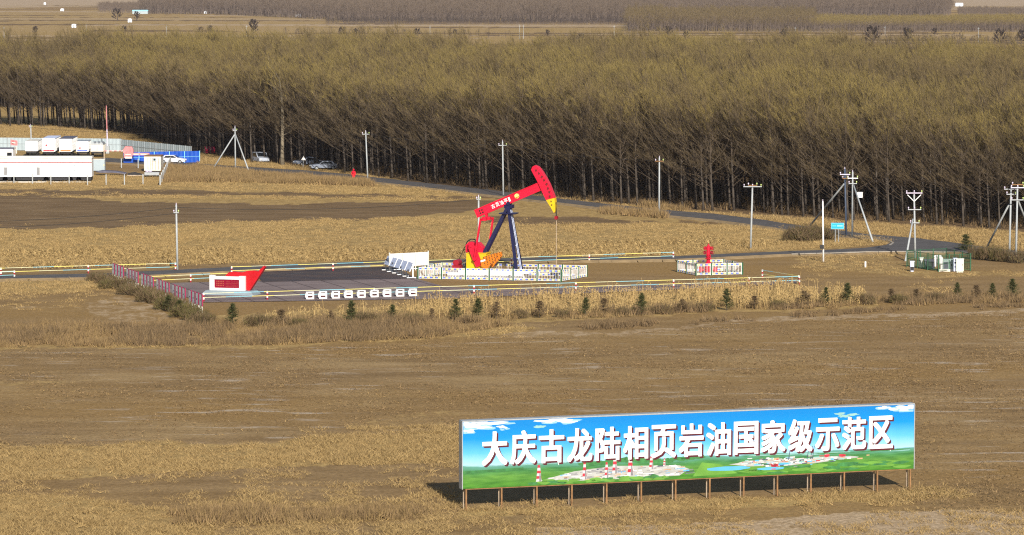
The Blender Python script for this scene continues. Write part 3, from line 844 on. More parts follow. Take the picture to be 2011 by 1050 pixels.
# ------------------------------------------------------------------ saplings and shrubs
def conifer(h, r, n):
    tr, cr = MB(), MB()
    tr.tube([(0, 0, 0), (0, 0, h * .97)], [.035, .006], 5)
    for i in range(n):
        t = random.random() ** .75
        z = h * (.06 + .92 * t)
        rr = r * (1 - t) ** .8 * random.uniform(.35, 1.35) + .03
        a = random.uniform(0, 6.28)
        e = Vector((rr * math.cos(a), rr * math.sin(a), z + rr * random.uniform(.1, .5)))
        b = Vector((0, 0, z))
        cr.ribbon(b, e, .03, 1 if random.random() < .2 else 0)
        for q in range(10):
            s = random.uniform(.25, 1); o = b.lerp(e, s)
            cr.ribbon(o, o + Vector((random.gauss(0, .11), random.gauss(0, .11), random.uniform(-.02, .15))), .04, 0)
    return tr, cr
def shrub(h, r, n, m=0):
    tr, cr = MB(), MB()
    for i in range(9):
        a = random.uniform(0, 6.28); q = Vector((r * .7 * math.cos(a), r * .7 * math.sin(a), h * random.uniform(.5, .8)))
        tr.tube([(0, 0, 0), q * .5, q], [.025, .016, .006], 3, 0, False)
    for i in range(n):
        a = random.uniform(0, 6.28); rr = r * math.sqrt(random.random()); z = h * random.uniform(.05, .8) * (1 - .4 * (rr / r) ** 2)
        b = Vector((rr * math.cos(a), rr * math.sin(a), z))
        cr.ribbon(b, b + Vector((random.gauss(0, .14) + rr * .2 * math.cos(a), random.gauss(0, .14), random.uniform(.1, .5))), .028, m if random.random() < .75 else 1 - m)
    return tr, cr
CON = []
for _ in range(3):
    a, b = conifer(random.uniform(1.7, 2.0), random.uniform(.6, .85), 150); CON.append((a.mesh('trunk', ['bark']), b.mesh('crown', ['needle', 'shrub_olive'])))
CONB = []
for _ in range(3):
    a, b = conifer(1.5, .75, 90); CONB.append((a.mesh('trunk', ['bark']), b.mesh('crown', ['shrub_brown', 'shrub_olive'])))
SHR = []
for mm in (0, 1, 0):
    a, b = shrub(1.1, .85, 900, mm); SHR.append((a.mesh('stem', ['bark']), b.mesh('twigs', ['shrub_brown', 'shrub_olive'])))
def plant(name, lib, label, cat, x, y, s, group, parts=('trunk', 'crown'), wide=1.0):
    t = thing(name, label, cat, P(x, y), random.uniform(0, 6), group); t.scale = (s * wide, s * wide, s)
    for nm, me in zip(parts, random.choice(lib)):
        o = bpy.data.objects.new(nm, me); SC.collection.objects.link(o); o.parent = t
CG = [(457, 639, .98, 'slim green spruce sapling directly below the red flag monument'), (690, 635, 1.0, 'full green spruce sapling below the row of white blocks'), (771, 632, .78, 'small green spruce sapling below the right end of the white blocks'),
      (895, 628, .92, 'broad green spruce sapling below the left end of the pump fence'), (939, 627, .95, 'pointed green spruce sapling, second below the pump fence'), (1260, 617, .95, 'dark green spruce sapling among the corn stalks in front of the red valve tree'),
      (1427, 609, .98, 'dense green spruce sapling in the corn below the valve fence'), (1622, 598, .8, 'small green spruce sapling below the end of the front rail'), (1664, 597, 1.0, 'tall green spruce sapling right of the end of the front rail'),
      (1880, 587, .78, 'brown green spruce sapling below the green fenced cabinets'), (1949, 587, .75, 'small round green spruce sapling near the right edge'), (1988, 586, .95, 'tall dark spruce sapling near the right edge of the sapling row'), (1150, 619, .8, 'olive spruce sapling in the corn below the right corner of the pump fence')]
for x, y, s, lb in CG: plant('spruce_sapling', CON, lb, 'sapling', x, y, s * 1.15, 'spruce saplings planted along the ditch')
plant('spruce_tree', CON, 'dark green spruce standing at the near edge of the road junction', 'spruce', 1896, 495, 1.12, None, wide=1.45)
CB = [(506, 640), (552, 640), (586, 642), (650, 636), (810, 632), (848, 630), (1022, 624), (1060, 623), (1104, 622), (1186, 620), (1300, 615), (1340, 613), (1385, 611), (1482, 606), (1530, 604), (1580, 602), (1700, 597), (1750, 594), (1765, 594), (1800, 592), (1835, 590), (1918, 588), (720, 634), (975, 626), (1224, 618)]
for i, (x, y) in enumerate(CB):
    plant('brown_sapling', CONB if i % 2 else SHR, 'withered brown sapling in the planted row along the ditch', 'sapling', x, y, random.uniform(.75, 1.1), 'withered saplings between the green ones', wide=random.uniform(1.1, 1.7))
HD = [(190, 551), (208, 556), (225, 562), (243, 566), (262, 574), (280, 580), (297, 588), (315, 595), (334, 603), (350, 611), (368, 618), (384, 628), (402, 634), (212, 566), (250, 578), (290, 592), (328, 607), (360, 622), (392, 640)]
for i, (x, y) in enumerate(HD):
    plant('hedge_shrub', SHR, 'brown leafless shrub in the hedge along the red and white boards', 'shrub', x, y, random.uniform(.9, 1.25), 'shrubs along the red and white boards', ('stem', 'twigs'), 1.25)
plant('spruce_sapling', CON, 'green spruce sapling left one of two in the hedge under the boards', 'sapling', 331, 612, .85, 'spruce saplings planted along the ditch', wide=1.3)
plant('spruce_sapling', CON, 'green spruce sapling right one of two in the hedge under the boards', 'sapling', 352, 620, .8, 'spruce saplings planted along the ditch', wide=1.4)
for i, (x, y, s) in enumerate([(1556, 474, 1.3), (1575, 473, 1.9), (1593, 472, 2.0), (1612, 472, 1.7), (1584, 475, 1.5)]):
    plant('roadside_bush', SHR, 'rounded brown bush in the thicket left of the blue road sign', 'bush', x, y, s, 'thicket left of the blue road sign', ('stem', 'twigs'), 1.25)
for i, (x, y, s) in enumerate([(1917, 508, 1.5), (1933, 509, 1.3), (1945, 510, 1.7), (1960, 512, 1.4), (1972, 513, 1.5), (2003, 516, 1.5)]):
    plant('dark_bush', SHR, 'dark dead bush around the concrete pole pair at right', 'bush', x, y, s, 'dead bushes around the right pole pair', ('stem', 'twigs'), .85)

# ------------------------------------------------------------------ glyphs
def glyph(ch, off=0.0):
    cu = bpy.data.curves.new('glyph', 'FONT'); cu.body = ch; cu.size = 1.0; cu.offset = off; cu.resolution_u = 3
    o = bpy.data.objects.new('glyph', cu); SC.collection.objects.link(o)
    me = bpy.data.meshes.new_from_object(o.evaluated_get(bpy.context.evaluated_depsgraph_get()))
    bpy.data.objects.remove(o); bpy.data.curves.remove(cu)
    vs = [tuple(v.co) for v in me.vertices]; fs = [tuple(p.vertices) for p in me.polygons]
    bpy.data.meshes.remove(me)
    return vs, fs
def put_glyph(mb, g, x, z, w, h, y, m=0, fit=None):
    """glyph standing in the xz plane, lower left (x,z), box w x h, facing -y"""
    vs, fs = g
    if not vs: return
    if fit is None:
        a0, a1 = min(v[0] for v in vs), max(v[0] for v in vs); b0, b1 = min(v[1] for v in vs), max(v[1] for v in vs)
    else: a0, a1, b0, b1 = fit
    o = [(x + (v[0] - a0) / (a1 - a0) * w, y, z + (v[1] - b0) / (b1 - b0) * h) for v in vs]
    mb.add(o, fs, m)

# ------------------------------------------------------------------ billboard
L0, R0 = P(909, 1002.5), P(1794, 960.5)
ang = math.atan2(R0.y - L0.y, R0.x - L0.x); BL = (R0 - L0).length
B0, B1, BT = 1.28, 5.22, .62
HB = B1 - B0
bb = thing('billboard', 'long billboard with white Chinese lettering over a printed sky and green field', 'billboard', L0, ang)
mb = MB().bx(0, BL, .02, BT, B0, B1)
mb.build('panel', 'galvanized', bb)
fr_ = MB()
fr_.bx(-.03, BL + .03, -.01, BT + .01, B1, B1 + .07).bx(-.05, 0, -.012, BT + .012, B0 - .03, B1).bx(BL, BL + .05, -.012, BT + .012, B0 - .03, B1)
fr_.build('frame', 'galvanized', bb)
pm = bpy.data.materials.new('printed_sheet'); pm.use_nodes = True
n, l = pm.node_tree.nodes, pm.node_tree.links
b = n['Principled BSDF']; b.inputs['Roughness'].default_value = .45; b.inputs['Specular IOR Level'].default_value = .25
tc = n.new('ShaderNodeTexCoord'); sx = n.new('ShaderNodeSeparateXYZ'); l.new(tc.outputs['Object'], sx.inputs[0])
nz = n.new('ShaderNodeTexNoise'); nz.inputs['Scale'].default_value = .5; nz.inputs['Detail'].default_value = 5
l.new(tc.outputs['Object'], nz.inputs['Vector'])
ad = n.new('ShaderNodeMath'); ad.operation = 'MULTIPLY_ADD'; l.new(nz.outputs['Fac'], ad.inputs[0]); ad.inputs[1].default_value = .12
mr = n.new('ShaderNodeMapRange'); l.new(sx.outputs['Z'], mr.inputs[0]); mr.inputs[1].default_value = B0; mr.inputs[2].default_value = B1
l.new(mr.outputs[0], ad.inputs[2])
rp = n.new('ShaderNodeValToRGB'); l.new(ad.outputs[0], rp.inputs[0])
cr_ = rp.color_ramp
cr_.elements[0].position = .0; cr_.elements[0].color = (.04, .17, .02, 1)
cr_.elements[1].position = 1.0; cr_.elements[1].color = (.0, .17, .50, 1)
for p_, c_ in ((.10, (.055, .19, .025)), (.22, (.085, .23, .045)), (.30, (.045, .18, .06)), (.385, (.09, .26, .22)), (.40, (.30, .53, .74)), (.58, (.085, .38, .68)), (.80, (.002, .215, .56))):
    e = cr_.elements.new(p_); e.color = (*c_, 1)
n2 = n.new('ShaderNodeTexNoise'); n2.inputs['Scale'].default_value = 3; n2.inputs['Detail'].default_value = 6
mp = n.new('ShaderNodeMapping'); mp.inputs['Scale'].default_value = (.3, 1, 2); l.new(tc.outputs['Object'], mp.inputs[0]); l.new(mp.outputs[0], n2.inputs['Vector'])
r2 = n.new('ShaderNodeValToRGB'); l.new(n2.outputs['Fac'], r2.inputs[0]); r2.color_ramp.elements[0].position = .35; r2.color_ramp.elements[1].position = .65
r2.color_ramp.elements[0].color = (.62, .72, .62, 1); r2.color_ramp.elements[1].color = (1.25, 1.15, 1.0, 1)
lt = n.new('ShaderNodeMath'); lt.operation = 'LESS_THAN'; l.new(mr.outputs[0], lt.inputs[0]); lt.inputs[1].default_value = .27
mx = n.new('ShaderNodeMix'); mx.data_type = 'RGBA'; mx.blend_type = 'MULTIPLY'
l.new(lt.outputs[0], mx.inputs[0]); l.new(rp.outputs[0], mx.inputs[6]); l.new(r2.outputs[0], mx.inputs[7]); l.new(mx.outputs[2], b.inputs['Base Color'])
mat('print_white', (.80, .82, .86), .5, .03); mat('print_cloud', (.58, .66, .76), .5, .12, .8); mat('print_pale', (.36, .37, .36), .5, .15, 2)
mat('print_grey', (.20, .20, .22), .5, .2, 2); mat('print_pond', (.08, .36, .66), .5, .12, .6); mat('print_tree', (.04, .17, .05), .5, .35, 2)
mat('print_red', (.42, .03, .05), .5, .2, 2); mat('print_dark', (.05, .06, .10), .5, .3, 2); mat('print_lime', (.11, .27, .04), .5, .2, .8); mat('print_tan', (.45, .28, .16), .5, .25, 2)
mat('print_haze', (.22, .42, .42), .5, .1, .5)
mat('print_mist', (.22, .42, .68), .5, .15, .8)
mat('print_light', (.50, .51, .53), .5, .1, 2)
PM = [pm, 'print_cloud', 'print_pale', 'print_grey', 'print_pond', 'print_tree', 'print_red', 'print_dark', 'print_lime', 'print_white', 'print_tan', 'print_haze', 'print_light', 'print_mist']
pic = MB()
pic.face([(0, B0), (BL, B0), (BL, B1), (0, B1)], .014, 0)
def S(u, t): return (u * BL, B0 + t * HB)
def blob(u, t, ru, rt, m, y, k=14, rag=.35):
    pts = []
    for i in range(k):
        a = 2 * math.pi * i / k; q = 1 + random.uniform(-rag, rag)
        pts.append(S(min(.9985, max(.0015, u + ru * q * math.cos(a))), min(.995, max(.005, t + rt * q * math.sin(a)))))
    pic.face(pts, y, m)
# clouds
for u, t, ru, rt in ((.02, .95, .05, .05), (.055, .97, .05, .03), (.012, .86, .022, .025), (.085, .90, .012, .025), (.20, .97, .04, .03), (.225, .94, .018, .025), (.93, .97, .02, .025), (.975, .945, .03, .04), (.99, .97, .02, .03)):
    for q_ in range(7): blob(u + random.gauss(0, ru * .5), t + random.gauss(0, rt * .5) - .01, ru * .42, rt * .5, 13, .0128 - random.random() * .001, 13, .25)
    for q_ in range(9): blob(u + random.gauss(0, ru * .38), t + random.gauss(0, rt * .35), ru * .36, rt * .42, 1, .0110 - random.random() * .0015, 11, .25)
for u, t in ((.165, .89), (.83, .90), (.86, .88), (.84, .86)): blob(u, t, .012, .02, 11, .0112)
# hedges and fields in the print
pic.face([S(0.001, .262), S(.13, .285), S(.13, .245), S(0.001, .225)], .0118, 5)
for i in range(60):
    u = .26 + .26 * random.random(); blob(u, .305 + .02 * math.sin(u * 40) + random.uniform(-.01, .02), .012, .03, 5, .0116 - i * 5e-6, 9)
for i in range(16):
    u = .03 + .22 * random.random(); blob(u, .33 + random.uniform(-.012, .008), .03, .006, 11, .0117 - i * 5e-6, 8)
for i in range(18):
    u = .62 + .36 * random.random(); blob(u, .30 + random.uniform(-.012, .012), .03, .007, 5 if i % 2 else 11, .0115 - i * 5e-6, 8)
pic.face([S(.50, .03), S(.60, .05), S(.56, .20), S(.52, .24)], .0113, 8)
for i in range(40):
    blob(.62 + .36 * random.random(), random.uniform(.03, .13), .02, .02, 5 if random.random() < .5 else 8, .0110 - i * 5e-6, 9)
# left well site: pale pads, sheds
pic.face([S(.155, .055), S(.24, .19), (.33 * BL, B0 + .245 * HB), S(.47, .21), S(.492, .15), S(.47, .055), S(.30, .04)], .0108, 2)
for i in range(170):
    u = random.uniform(.18, .49); t = random.uniform(.05, .21)
    if t > .06 + (u - .155) * 1.6: continue
    w = random.uniform(.004, .022); h = random.uniform(.006, .016)
    pic.face([S(u, t), S(u + w, t + w * .35), S(u + w, t + w * .35 + h), S(u, t + h)], .0100 - i * 8e-6, random.choice((12, 12, 9, 3, 3, 3, 7, 10, 4, 2)))
for i in range(50):
    blob(.14 + .30 * random.random(), random.uniform(.02, .07), .012, .022, random.choice((5, 8, 8)), .0085 - i * 6e-6, 9)
# right well site
for u, t, ru, rt in ((.58, .13, .048, .032), (.675, .10, .03, .022), (.70, .16, .03, .02)): blob(u, t, ru, rt, 4, .0107, 18, .1)
blob(.70, .19, .11, .055, 2, .0109, 22, .15); blob(.80, .22, .07, .03, 2, .01085, 18, .15)
for i in range(210):
    u = random.gauss(.71, .07); t = .19 + random.gauss(0, .035) + (u - .71) * .15
    if not (.6 < u < .9 and .06 < t < .27): continue
    w = random.uniform(.003, .014); h = random.uniform(.008, .02)
    pic.face([S(u, t), S(u + w, t + w * .2), S(u + w, t + w * .2 + h), S(u, t + h)], .0099 - i * 8e-6, random.choice((12, 12, 9, 2, 3, 10, 6, 4, 7, 11, 5)))
for u, t in ((.68, .14), (.685, .145), (.80, .26), (.835, .255)): blob(u, t, .008, .025, 6, .0072, 8)
for u in (.713, .755, .763, .767): pic.face([S(u, .22), S(u + .0016, .22), S(u + .006, .42), S(u + .0046, .42)], .0070, 7)
# drilling towers with red and white bands
def tower(u, t0, h, w):
    n_ = 6; w *= .5; h *= .92
    for i in range(n_):
        a, c = i / n_, (i + 1) / n_
        wa, wc = w * (1 - .6 * a), w * (1 - .6 * c)
        pic.face([S(u - wa, t0 + h * a), S(u + wa, t0 + h * a), S(u + wc, t0 + h * c), S(u - wc, t0 + h * c)], .0066, 6 if (i % 2 == 1) else 12)
    pic.face([S(u + w * .1, t0), S(u + w * .9, t0), S(u + w * .6, t0 + h * .5), S(u + w * .2, t0 + h * .5)], .0062, 3)
for q in ((.163, .06, .27, .012), (.262, .06, .30, .010), (.31, .07, .26, .009), (.328, .13, .30, .012), (.362, .09, .32, .014), (.408, .17, .22, .010), (.437, .21, .13, .006)): tower(*q)
for u, t in ((.205, .30), (.945, .29)): pic.face([S(u, t), S(u + .0012, t), S(u + .0012, t + .11), S(u, t + .11)], .0064, 9)
pic.build('printed_picture', PM, bb)
TXT = '大庆古龙陆相页岩油国家级示范区'
gl = [glyph(c) for c in TXT]
lw, lsd = MB(), MB()
pitch = (.957 - .040) * BL / 15
for i, g in enumerate(gl):
    x = .041 * BL + i * pitch
    wch = pitch * .88
    a0, a1 = min(v[0] for v in g[0]), max(v[0] for v in g[0]); c0, c1 = min(v[1] for v in g[0]), max(v[1] for v in g[0])
    z0 = B0 + .345 * HB; hc = HB * .50
    for bi in range(9): put_glyph(lw, g, x + (bi % 3 - 1) * .050 + .036, z0 + (bi // 3 - 1) * .044, wch - .07, hc - .06, .002 - .0002 * bi)
    for bi in range(9):
        for k_, dd in enumerate((.06, .11)): put_glyph(lsd, g, x + (bi % 3 - 1) * .050 + .036 + dd, z0 + (bi // 3 - 1) * .044 - dd, wch - .07, hc - .06, .0062 - .0002 * bi - .0001 * k_)
lw.build('lettering', 'print_white', bb); lsd.build('lettering_shadow', 'maroon', bb)
for i in range(14):
    s = .22 + i * (BL - .42) / 13
    for yy in (.08, BT - .05):
        pb = MB().bx(s - .045, s + .045, yy - .045, yy + .045, -.1, B0 + .05)
        pb.build('post', 'rust' if yy < .3 else 'rust_light', bb)
xb = MB()
for yy in (.08, BT - .05): xb.bx(.2, BL - .2, yy - .03, yy + .03, B0 - .065, B0 - .002)
xb.build('bottom_rail', 'rust', bb)

# ------------------------------------------------------------------ fences of the wells
def picket_fence(name, corners, np_, h, label):
    o0 = corners[0]
    t = thing(name, label, 'fence', o0)
    for si in range(len(corners)):
        a, b2 = corners[si] - o0, corners[(si + 1) % len(corners)] - o0
        d = b2 - a; Ln = d.length; d.normalize(); nn = np_[si]
        for k in range(nn):
            p, q = a + d * (Ln * k / nn), a + d * (Ln * (k + 1) / nn)
            MB().box((p.x, p.y, h / 2), (.13, .13, h + .06), 0, math.atan2(d.y, d.x)).build('post', 'fence_green', t)
            m = MB(); p2, q2 = p + d * .1, q - d * .1; w = (q2 - p2).length
            for z in (.06, .24, h - .26, h - .05): m.beam((p2.x, p2.y, z), (q2.x, q2.y, z), .035, .035, 0)
            for e in (p2, q2): m.box((e.x, e.y, h / 2), (.045, .045, h - .02), 0)
            nk = max(3, int(w / .16))
            for j in range(1, nk):
                r_ = p2 + d * (w * j / nk); m.bx(r_.x - .010, r_.x + .010, r_.y - .010, r_.y + .010, .06, h - .05, 0)
            nb_ = max(2, int(w / .28))
            for j in range(nb_):
                for z in (.15, h - .155):
                    r1, r2_ = p2 + d * (w * (j + .12) / nb_), p2 + d * (w * (j + .88) / nb_)
                    if (j + si) % 2 == 0: m.beam((r1.x, r1.y, z), (r2_.x, r2_.y, z), .03, .12, 1)
                    else: m.beam((r1.x, r1.y, z), (r2_.x, r2_.y, z), .03, .12, 2)
            m.build('fence_panel', ['white_paint', 'fence_blue', 'rail_yellow'], t)
    return t
PFC = [P(821, 547), P(1102, 552.5), P(1152.5, 543), P(868, 537.5)]
picket_fence('picket_fence', PFC, [6, 3, 6, 3], 1.22, 'white picket fence with blue and yellow ornaments around the red pump jack')
picket_fence('picket_fence', [P(1330.5, 533.5), P(1367, 540.6), P(1458, 538.6), P(1421, 531.5)], [2, 3, 2, 3], 1.25, 'white picket fence with blue and yellow ornaments around the red valve tree')

# ------------------------------------------------------------------ pump jack
UA = math.atan2(-.25, .968)
O = P(985, 545)
k_u, k_z = ppm(545) * .968, ppm(545) * cth
def U(x, y): return ((x - 985) / k_u, (545 - y) / k_z)          # (along, up) in the jack's own plane
pj = thing('pump_jack', 'red oil pump jack with navy legs and yellow tipped horsehead inside the fence', 'pump jack', O, UA)
MB().bx(-5.4, 2.6, -1.6, 1.4, -.05, .55).bx(-4.4, 3.2, -1.0, 1.0, .55, .85, 0).build('base', ['white_paint'], pj)
apx = U(1000, 405)
f1, f2 = U(1019.5, 527), U(953, 494)
legs = MB()
for s in (-1, 1):
    lg = MB(); lg.beam((apx[0], .28 * s, apx[1]), (f1[0], 1.05 * s, .85), .30, .34); lg.build('leg', 'navy_paint', pj)
    lg = MB(); lg.beam((apx[0] - .1, .28 * s, apx[1]), (f2[0], .6 * s, f2[1] - .1), .26, .30); lg.build('rear_leg', 'navy_paint', pj)
ld = MB()
for i in range(22):
    t_ = .04 + .9 * i / 22
    c0 = Vector((apx[0], 0, apx[1])).lerp(Vector((f1[0], 0, .85)), t_); hw = .28 + (1.05 - .28) * t_
    if i % 5 == 4: ld.beam((c0.x, -hw, c0.z), (c0.x, hw, c0.z), .10, .10)
    ld.beam((c0.x + .22, -.18, c0.z), (c0.x + .22, .18, c0.z), .025, .025)
for s in (-.22, .22): ld.beam((apx[0] + .22, s, apx[1] - .3), (f1[0] + .22, s, .85), .05, .05)
ld.build('ladder', 'slate_blue', pj)
pf = U(983, 418); pf2 = U(1015, 417)
MB().bx(pf[0], pf2[0], -.75, .75, pf[1] - .06, pf[1] + .06).build('platform', 'navy_paint', pj)
MB().bx(apx[0] - .45, apx[0] + .45, -.4, .4, apx[1] - .15, apx[1] + .22).tube([(apx[0], -.5, apx[1] + .35), (apx[0], .5, apx[1] + .35)], .2, 10).build('saddle_bearing', 'navy_paint', pj)
ta, tb = U(935, 420), U(1060, 364.5)
bd = Vector((tb[0] - ta[0], 0, tb[1] - ta[1])); bl_ = bd.length; ba = math.atan2(bd.z, bd.x)
beam = MB()
hb = .74
beam.bx(0, bl_, -.23, .23, -hb / 2, hb / 2, 0)
beam.bx(-.01, bl_, -.30, .30, hb / 2, hb / 2 + .07, 0).bx(-.01, bl_, -.30, .30, -hb / 2 - .07, -hb / 2, 0)
beam.bx(.1, .9, -.26, .26, -hb / 2 + .01, hb / 2 - .01, 0)
bo = beam.build('walking_beam', ['red_paint'], pj, (ta[0], 0, ta[1])); bo.rotation_euler = (0, -ba, 0)
tx = MB()
for i, c in enumerate('古页油平1'):
    w_ = .40 if c != '1' else .2
    g = glyph(c, .012)
    put_glyph(tx, g, 1.86 + i * .50, -.22, w_, .46, -.236)
tx.build('lettering', 'white_paint', bo)
em = MB()
em.face([(4.85 + .27 * math.cos(a * .3142) * (1 if a % 2 == 0 else .86), .02 + .27 * math.sin(a * .3142) * (1 if a % 2 == 0 else .86)) for a in range(20)], -.238, 0)
em.face([(4.63, -.06), (5.07, -.06), (5.02, -.17), (4.68, -.17)], -.242, 1)
em.build('emblem', ['rail_yellow', 'orange_paint'], bo)
tk = MB()
for i in range(2):
    for j in range(2): tk.face([(.42 + i * .28, -.22 + j * .26), (.62 + i * .28, -.22 + j * .26), (.62 + i * .28, -.06 + j * .26), (.42 + i * .28, -.06 + j * .26)], -.264)
tk.build('stencil_marks', 'black_ink', bo)
hp = [(1045, 332), (1047, 326), (1052, 323), (1058, 325.5), (1065, 334), (1072, 345), (1080, 360), (1086, 375), (1090, 390), (1092, 402), (1091.5, 413), (1089.5, 415.5), (1083, 404), (1074, 390), (1066, 374), (1057, 354)]
cut = [(1074, 390.5), (1090.3, 386)]
red = [q for q in hp[:8]] + [cut[1], cut[0]] + hp[14:]
yel = [cut[1], (1092, 402), (1091.5, 413), (1089.5, 415.5), (1083, 404), cut[0]]
hh = MB().prism([U(*q) for q in red], -.42, .42, 0)
hh.build('horsehead', 'red_paint', pj)
MB().prism([U(*q) for q in yel], -.42, .42, 0).build('horsehead_tip', 'yellow_paint', pj)
gm = MB()
for i, (x, y) in enumerate(((1054.5, 333), (1060, 339), (1065.5, 345.5), (1070, 352), (1075, 359.5), (1077.5, 368), (1080.5, 375), (1081, 383.5), (1084, 393), (1085, 400))):
    u, z = U(x, y)
    s_ = .20 if i < 8 else .13
    for dx, dz, w_, h_ in ((-.0, .5, 1.0, .22), (0, 0, .9, .2), (-.3, -.1, .22, .9), (.3, -.1, .24, .9), (0, -.45, .6, .2)):
        a_ = R(-28) if i < 5 else R(-12)
        cx_, cz_ = u + s_ * (dx * math.cos(a_) - dz * math.sin(a_)), z + s_ * (dx * math.sin(a_) + dz * math.cos(a_))
        q_ = []
        for e1, e2 in ((-1, -1), (1, -1), (1, 1), (-1, 1)):
            xx, zz = e1 * w_ * s_ * .62, e2 * h_ * s_ * .62
            q_.append((cx_ + xx * math.cos(a_) - zz * math.sin(a_), cz_ + xx * math.sin(a_) + zz * math.cos(a_)))
        gm.face(q_, -.424 - .002 * random.random())
gm.build('stencil_marks', 'black_ink', pj)
ru = U(1091.5, 395); cb = U(1091.5, 424)
wl = MB()
for s in (-.12, .12): wl.tube([(ru[0] + .02, s, ru[1]), (ru[0] + .05, s, cb[1])], .028, 5)
wl.build('bridle', 'black_metal', pj)
MB().bx(ru[0] - .1, ru[0] + .2, -.22, .22, cb[1] - .22, cb[1] + .12).build('carrier_bar', 'dark_red', pj)
MB().tube([(ru[0] + .05, 0, cb[1] - .2), (ru[0] + .05, 0, 1.0)], .03, 6).build('polished_rod', 'rust_light', pj)
wh = MB()
wh.tube([(ru[0] + .05, 0, -.05), (ru[0] + .05, 0, .35), (ru[0] + .05, 0, .36), (ru[0] + .05, 0, .75), (ru[0] + .05, 0, .76), (ru[0] + .05, 0, 1.15)], [.28, .28, .16, .16, .1, .08], 10)
wh.tube([(ru[0] - .5, 0, .55), (ru[0] + .6, 0, .55)], .09, 8).tube([(ru[0] + .3, -.5, .55), (ru[0] + .3, .4, .55)], .08, 8).box((ru[0] - .45, 0, .62), (.3, .3, .5))
wh.build('wellhead', 'black_metal', pj)
# gear reducer, crank, counterweight, pitman
yb0, yb1 = U(919, 497), U(958, 525)
MB().bx(yb0[0], yb1[0], -.75, .95, .85, yb0[1]).bx(yb0[0] + .2, yb1[0] + .1, -.85, 1.0, yb0[1], yb0[1] + .08).build('reducer_stand', 'yellow_paint', pj)
gz = yb0[1] + .08
gb = MB()
x0, x1 = U(917, 0)[0], U(951, 0)[0]
gb.prism([(x0, gz), (x1, gz), (x1 + .02, gz + .45), (x1 - .5, gz + 1.0), (x0 + .35, gz + 1.1), (x0, gz + .75)], -.6, .6)
gb.build('gear_reducer', 'red_paint', pj)
sh = U(930, 481); ce = U(947, 521)
wcl = U(923, 485)
bg_ = MB()
ring = [(wcl[0] + .72 * math.cos(i * .2618), .95, wcl[1] + .72 * math.sin(i * .2618)) for i in range(25)]
bg_.tube(ring, .06, 5, 0, False)
for i in range(0, 24, 4): bg_.tube([(wcl[0], .95, wcl[1]), ring[i]], .035, 4)
bg_.tube([(wcl[0], .5, wcl[1]), (wcl[0], 1.1, wcl[1])], .12, 8)
bg_.build('belt_wheel', 'black_metal', pj)
mo = U(897, 517)
bt_ = MB()
bt_.beam((mo[0] - .1, .95, mo[1] + .2), (wcl[0] - .62, .95, wcl[1] + .3), .12, .05).beam((mo[0] + .2, .95, mo[1] - .2), (wcl[0] + .1, .95, wcl[1] - .74), .12, .05)
bt_.build('belt', 'black_metal', pj)
MB().tube([(mo[0], -.5, mo[1]), (mo[0], .8, mo[1])], .33, 14).bx(mo[0] - .4, mo[0] + .4, -.5, .7, .85, mo[1] - .25, 0).build('motor', 'dark_red', pj)
for s in (-1, 1):
    y0, y1 = (s * .85, s * 1.12)
    c_ = MB(); c_.prism([U(925, 477), U(933, 475), U(938, 484), U(944, 498), U(952, 519), U(940, 524), U(932, 505), U(925, 487)], min(y0, y1), max(y0, y1))
    c_.tube([(sh[0], s * .6, sh[1]), (sh[0], s * 1.2, sh[1])], .2, 10)
    co_ = c_.build('crank', 'red_paint', pj)
    cw = MB(); cw.prism([U(950, 514), U(957, 502), U(967, 499), U(979, 495.5), U(981, 503), U(976, 511), U(968, 519), U(963, 526), U(952, 523)], s * 1.13 - .2, s * 1.13 + .2)
    for i in range(5):
        for j in range(6):
            xx, yy = 956 + i * 5.2 + j * .6, 503.5 + j * 3.0 - i * 1.6
            if xx + yy * .9 > 1437: continue
            u, z = U(xx, yy); cw.face([(u - .07, z - .045), (u + .05, z - .045), (u + .07, z + .035), (u - .05, z + .035)], s * 1.13 - .2 - .004, 1)
    if s < 0:
        u, z = U(955, 511); cw.face([(u - .25, z - .12), (u + .25, z + .03), (u + .22, z + .2), (u - .28, z + .05)], s * 1.13 - .21, 2)
    cw.build('counterweight', ['orange_paint', 'black_ink', 'white_paint'], pj)
eq = U(955.5, 429); pin = U(938, 507)
MB().beam((eq[0], -1.05, eq[1]), (eq[0], 1.05, eq[1]), .34, .34).bx(eq[0] - .45, eq[0] + .45, -.3, .3, eq[1] - .14, eq[1] + .16).bx(eq[0] - .12, eq[0] + .12, -.2, .2, eq[1] + .16, eq[1] + .5).build('equalizer', 'red_paint', pj)
for s, tx_, lw_ in ((-1, 949.5, 938), (1, 962, 951)):
    a_, b_ = U(tx_, 431), U(lw_, 507)
    MB().beam((a_[0], s * 1.28, a_[1]), (b_[0], s * 1.28, b_[1]), .16, .26).tube([(b_[0], s * 1.05, b_[1]), (b_[0], s * 1.42, b_[1])], .2, 8).build('pitman_arm', 'red_paint', pj)
MB().beam((U(949.5, 431)[0], -1.28, U(0, 430)[1]), (U(962, 431)[0], 1.28, U(0, 430)[1]), .22, .24).build('pitman_crossbar', 'red_paint', pj)

